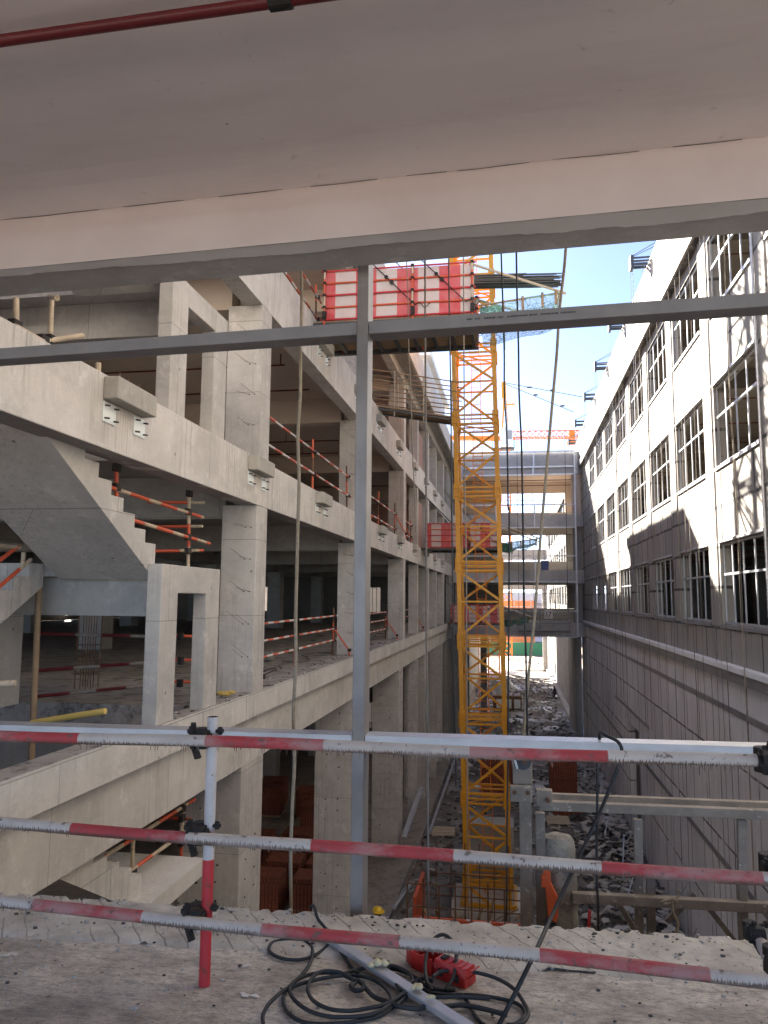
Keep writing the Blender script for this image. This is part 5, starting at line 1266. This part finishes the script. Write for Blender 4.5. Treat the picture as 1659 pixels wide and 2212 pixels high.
MB().box(-.75, .0, Yc - 1.43, Yc - 1.41, 28.9, 30.4).build('cabin_window', 'galvanised_dull', C2)
m_ = MB(); m_.box(-3.4, .4, Yc - 1.0, Yc + 1.0, 27.3, 27.55); m_.tube((-3.3, Yc, 27.5), (-3.3, Yc, 29), .06, 5); m_.tube((.35, Yc, 27.5), (.35, Yc, 29.4), .09, 5); m_.build('slew_platform', 'dark_steel', C2)
m_ = MB()
for k in range(5): m_.tube((-.9 + .35 * k, Yc, 35.4), (-.9 + .35 * k, Yc, 37.2 - .0), .05, 4)
m_.tube((-.9, Yc, 37.2), (.5, Yc, 37.2), .05, 4); m_.box(-.9, .6, Yc - .3, Yc + .3, 35.2, 35.4); m_.build('head_basket', 'crane_yellow', C2)
m_ = MB(); m_.tube((-1.0, Yc, 39.2), (12, Yc, 36.2), .06, 5); m_.tube((-1.0, Yc, 39.0), (10.5, Yc, 33.6), .06, 5); m_.tube((12, Yc, 36.2), (24, Yc, 31), .06, 5); m_.tube((-1.2, Yc, 39.2), (-13, Yc, 30.2), .06, 5)
for a in ((3.1, 38.0), (7, 37.35), (4.1, 36.6), (8.6, 34.5)): m_.ball((a[0], Yc, a[1] + .25), .22, sq=(2.4, 1, .7))
m_.build('tie_rod', 'dark_steel', C2)
m_ = MB(); m_.box(9.2, 11.4, Yc - .7, Yc + .7, 28.0, 28.4); m_.box(9.6, 10.6, Yc - .6, Yc + .6, 28.9, 30.2); m_.tube((9.2, Yc, 28.4), (9.2, Yc, 29.3), .05, 4); m_.build('trolley', 'crane_orange', C2)
C3 = thing('tower_crane', 'small orange crane mast seen through the bridge openings', 'tower crane', (-2.6, 100, -8.6))
m_ = MB(); lattice(m_, (-2.6, 100, -8.6), (-2.6, 100, 12), 1.4, 14, .14); m_.build('mast', 'crane_orange', C3)
# white low building beyond, seen through the bridge
FB = thing('distant_building', 'white low building with a glazed front far beyond the bridges', 'building', (0, 190, -8.6))
MB().box(-25, 30, 190, 200, -8.6, 3.2).build('wall', 'far_white', FB); MB().box(-24, 29, 189.8, 189.99, -1.5, .8).build('window_band', 'galvanised_dull', FB)
# bridge dressing: blue bin, number sign, cradle on the bridge front
m_ = MB(); m_.prism([(2.02, 56.4, 3.71), (2.5, 56.4, 3.71), (2.56, 56.4, 4.42), (1.98, 56.4, 4.42)], (0, .5, 0)); tag(m_.build('blue_bin', 'blue_plastic', bevel=.02), 'dark blue plastic bin standing on the middle deck of the bridge', 'bin')
SG = thing('number_sign', 'small white board with a dark red number on the front of the bridge cradle', 'sign', (2.39, 54.8, .6))
MB().box(2.12, 2.66, 54.78, 54.8, .28, .9).build('board', 'white_paint', SG)
for i, (ch, x) in enumerate((('1', 2.26), ('7', 2.47))):
    cu = bpy.data.curves.new('number', 'FONT'); cu.body = ch; cu.size = .52; cu.align_x = 'CENTER'; cu.extrude = .004
    t_ = bpy.data.objects.new('number_tmp', cu); COL.objects.link(t_); bpy.context.view_layer.update()
    me = bpy.data.meshes.new_from_object(t_.evaluated_get(bpy.context.evaluated_depsgraph_get())); bpy.data.objects.remove(t_)
    o = bpy.data.objects.new('number', me); COL.objects.link(o); me.materials.append(MATS['dark_red']); o.parent = SG; o.rotation_euler = (rad(90), 0, 0); o.location = Vector((x, 54.77, .40)) - SG.location
C4 = thing('hanging_cradle', 'dark work cradle hanging on the front of the link bridge', 'cradle', (2, 55, -.8))
for z in (.85, .55, -.05, -.55): MB().beam((.3, 55, z), (3.85, 55, z), .07, .07).build('rail', 'galvanised_dull', C4)
for x in (.3, 1.8, 3.8): MB().beam((x, 55, -.6), (x, 55, .9), .08, .08).build('upright', 'galvanised_dull', C4)
MB().box(.3, 3.85, 55.0, 55.6, -.66, -.6).build('deck', 'dark_steel', C4)
for x in (.35, 3.75): MB().tube((x, 55.2, .8), (x, 55.2, 13.4), .02, 5).build('hoist_wire', 'dark_steel', C4)

# ================================================================== roof brackets and ropes of the right building
YB_ = [26.6, 32.6, 38.9, 44.8, 51.2, 57.5]; SUSP = []
def bracket(y, first=None):
    P = thing('suspension_bracket', '', 'bracket', (4.8, y, 13.42), 'suspension brackets on the roof edge')
    m_ = MB()
    for dy in (0, .28): m_.beam((6.0, y + dy, 13.50), (4.33, y + dy, 13.50), .06, .09); m_.beam((6.0, y + dy, 13.74), (4.33, y + dy, 13.74), .05, .06)
    m_.build('arm', 'dark_steel', P)
    MB().box(4.24, 4.35, y - .05, y + .33, 13.36, 13.84).build('head', 'dark_steel', P)
    m_ = MB(); m_.tube((4.3, y + .1, 13.85), (6.2, y + .1, 14.9), .014, 5); m_.tube((4.3, y + .2, 13.85), (6.2, y + .2, 14.7), .014, 5); m_.tube((6.2, y, 13.4), (6.2, y, 15.0), .04, 6); m_.build('stay', 'dark_steel', P)
    m_ = MB()
    for dx in (-.02, .05): m_.tube((4.28 + dx, y + .1, 13.4), (4.28 + dx, y + .1, 9.2), .008, 4)
    m_.build('wire', 'galvanised', P); return P
ordl = ['nearest', 'second nearest', 'third nearest', 'third farthest', 'second farthest', 'farthest']
BY = [27.0, 33.35, 39.33, 45.38, 52.3, 58.6]
for k, y in enumerate(BY): bracket(y)['label'] = ordl[k] + ' of the six dark brackets jutting from the right roof edge'
rr = random.Random(77)
SK = dict(cat='rope', group='thin ropes hanging down the right facade')
for i in range(36):
    y = 17.2 + (57 - 17.2) * (i / 35) ** 1.25 + rr.uniform(-.4, .4); x0 = 4.43; n_ = 9; pts = []
    zb_ = rr.choice((-8.2, -8.2, -8.2, -3, .5))
    for k in range(n_ + 1):
        z = 13.42 + (zb_ - 13.42) * k / n_; pts.append((4.68 + .04 * rr.random() + .1 * (k > 0), y + (.10 * math.sin(k * .7 + i) if k else 0) + .05 * rr.random(), z))
    hang('rope', pts, rr.choice((.006, .008, .011)), rr.choice(('rope_grey', 'rope_beige', 'rope_grey', 'rope_beige')), 'thin rope hanging from the roof down the rendered facade on the right', 'rope', 'thin ropes hanging down the right facade', n=5)

# ================================================================== people
def person(name, joints, radii, edges, label, loc, clothing):
    me = bpy.data.meshes.new(name); me.from_pydata(joints, edges, []); o = bpy.data.objects.new(name, me); COL.objects.link(o); o.location = loc
    me.materials.append(MATS[clothing])
    sk = o.modifiers.new('skin', 'SKIN'); 
    for i, r_ in enumerate(radii): o.data.skin_vertices[0].data[i].radius = (r_, r_ * .85)
    o.data.skin_vertices[0].data[0].use_root = True
    o.modifiers.new('sub', 'SUBSURF').render_levels = 2; o.modifiers['sub'].levels = 1
    return tag(o, label, 'person')
st = [(0, 0, .95), (0, 0, 1.15), (0, .0, 1.38), (0, .02, 1.50), (.19, .0, 1.42), (-.19, .0, 1.42), (.25, .05, 1.14), (-.25, .05, 1.14), (.2, .25, .98), (-.2, .25, .98), (.2, .33, .96), (-.2, .33, .96), (.1, 0, .88), (-.1, 0, .88), (.12, .03, .48), (-.12, .03, .48), (.13, -.02, .08), (-.13, -.02, .08), (.14, .14, .04), (-.14, .14, .04)]
sr = [.14, .13, .15, .06, .07, .07, .05, .05, .04, .04, .035, .035, .09, .09, .065, .065, .05, .05, .045, .045]
se = [(0, 1), (1, 2), (2, 3), (2, 4), (2, 5), (4, 6), (5, 7), (6, 8), (7, 9), (8, 10), (9, 11), (0, 12), (0, 13), (12, 14), (13, 15), (14, 16), (15, 17), (16, 18), (17, 19)]
def head(parent, c, hat):
    m_ = MB(); m_.ball(c, .105, sq=(.82, .95, 1.15), n=14, k=10); m_.ball((c[0], c[1] + .1, c[2] - .01), .018, sq=(1, 1, 1.4)); 
    for s_ in (-1, 1): m_.ball((c[0] + s_ * .088, c[1], c[2]), .022, sq=(.5, 1, 1.5))
    m_.tube((c[0], c[1] - .01, c[2] - .06), (c[0], c[1] - .02, c[2] - .17), .05, 10); m_.build('head', 'skin', parent, smooth=True)
    m_ = MB()
    for s_ in (-1, 1): m_.ball((c[0] + s_ * .035, c[1] + .092, c[2] + .02), .012)
    m_.box(c[0] - .03, c[0] + .03, c[1] + .085, c[1] + .096, c[2] - .055, c[2] - .045); m_.build('face_features', 'jacket_dark', parent)
    m_ = MB(); m_.ball((c[0], c[1] - .01, c[2] + .035), .104, sq=(.9, 1.04, 1.0), n=14, k=8); m_.build('hair', 'jacket_dark', parent, smooth=True)
    m_ = MB(); vs = []; n_ = 20
    for i in range(7):
        t = i / 6 * math.pi / 2
        for j in range(n_): a = 2 * math.pi * j / n_; vs.append((c[0] + .135 * math.sin(t) * math.cos(a), c[1] + .155 * math.sin(t) * math.sin(a), c[2] + .045 + .125 * math.cos(t)))
    m_.add(vs, [(i * n_ + j, (i + 1) * n_ + j, (i + 1) * n_ + (j + 1) % n_, i * n_ + (j + 1) % n_) for i in range(6) for j in range(n_)])
    m_.tube((c[0], c[1] + .03, c[2] + .035), (c[0], c[1] + .03, c[2] + .047), .165, 20); m_.build('helmet', hat, parent, smooth=True)
wp_ = at(815, 1968, Y=21.4)
w1 = person('person', st, sr, se, 'worker in a yellow helmet just visible over the slab edge, standing on the lower floor', (wp_.x, 21.4, -8.34), 'jacket_dark')
w1.scale = (1, 1, 1); head(w1, Vector((wp_.x, 21.42, -8.34 + 1.62)), 'helmet_yellow')
w1.rotation_euler = (0, 0, rad(-120)); w1.location.z = wp_.z - 1.66 if abs(wp_.z + 8.34 - 1.66) < .6 else -8.34
sq = [(0, 0, .32), (0, .06, .52), (0, .14, .74), (0, .18, .86), (.18, .14, .76), (-.18, .14, .76), (.22, .3, .58), (-.22, .3, .58), (.12, .46, .5), (-.12, .46, .5), (.1, .5, .5), (-.1, .5, .5), (.12, .02, .3), (-.12, .02, .3), (.2, .34, .46), (-.2, .34, .46), (.17, .18, .08), (-.17, .18, .08), (.17, .34, .04), (-.17, .34, .04)]
w2 = person('person', sq, sr, se, 'worker in dark clothes squatting against the far wall beyond the bridge', (4.1, 80, -8.12), 'jacket_dark'); head(w2, Vector((4.1, 80.2, -8.12 + .98)), 'helmet_white')
w2.rotation_euler = (0, 0, rad(70))
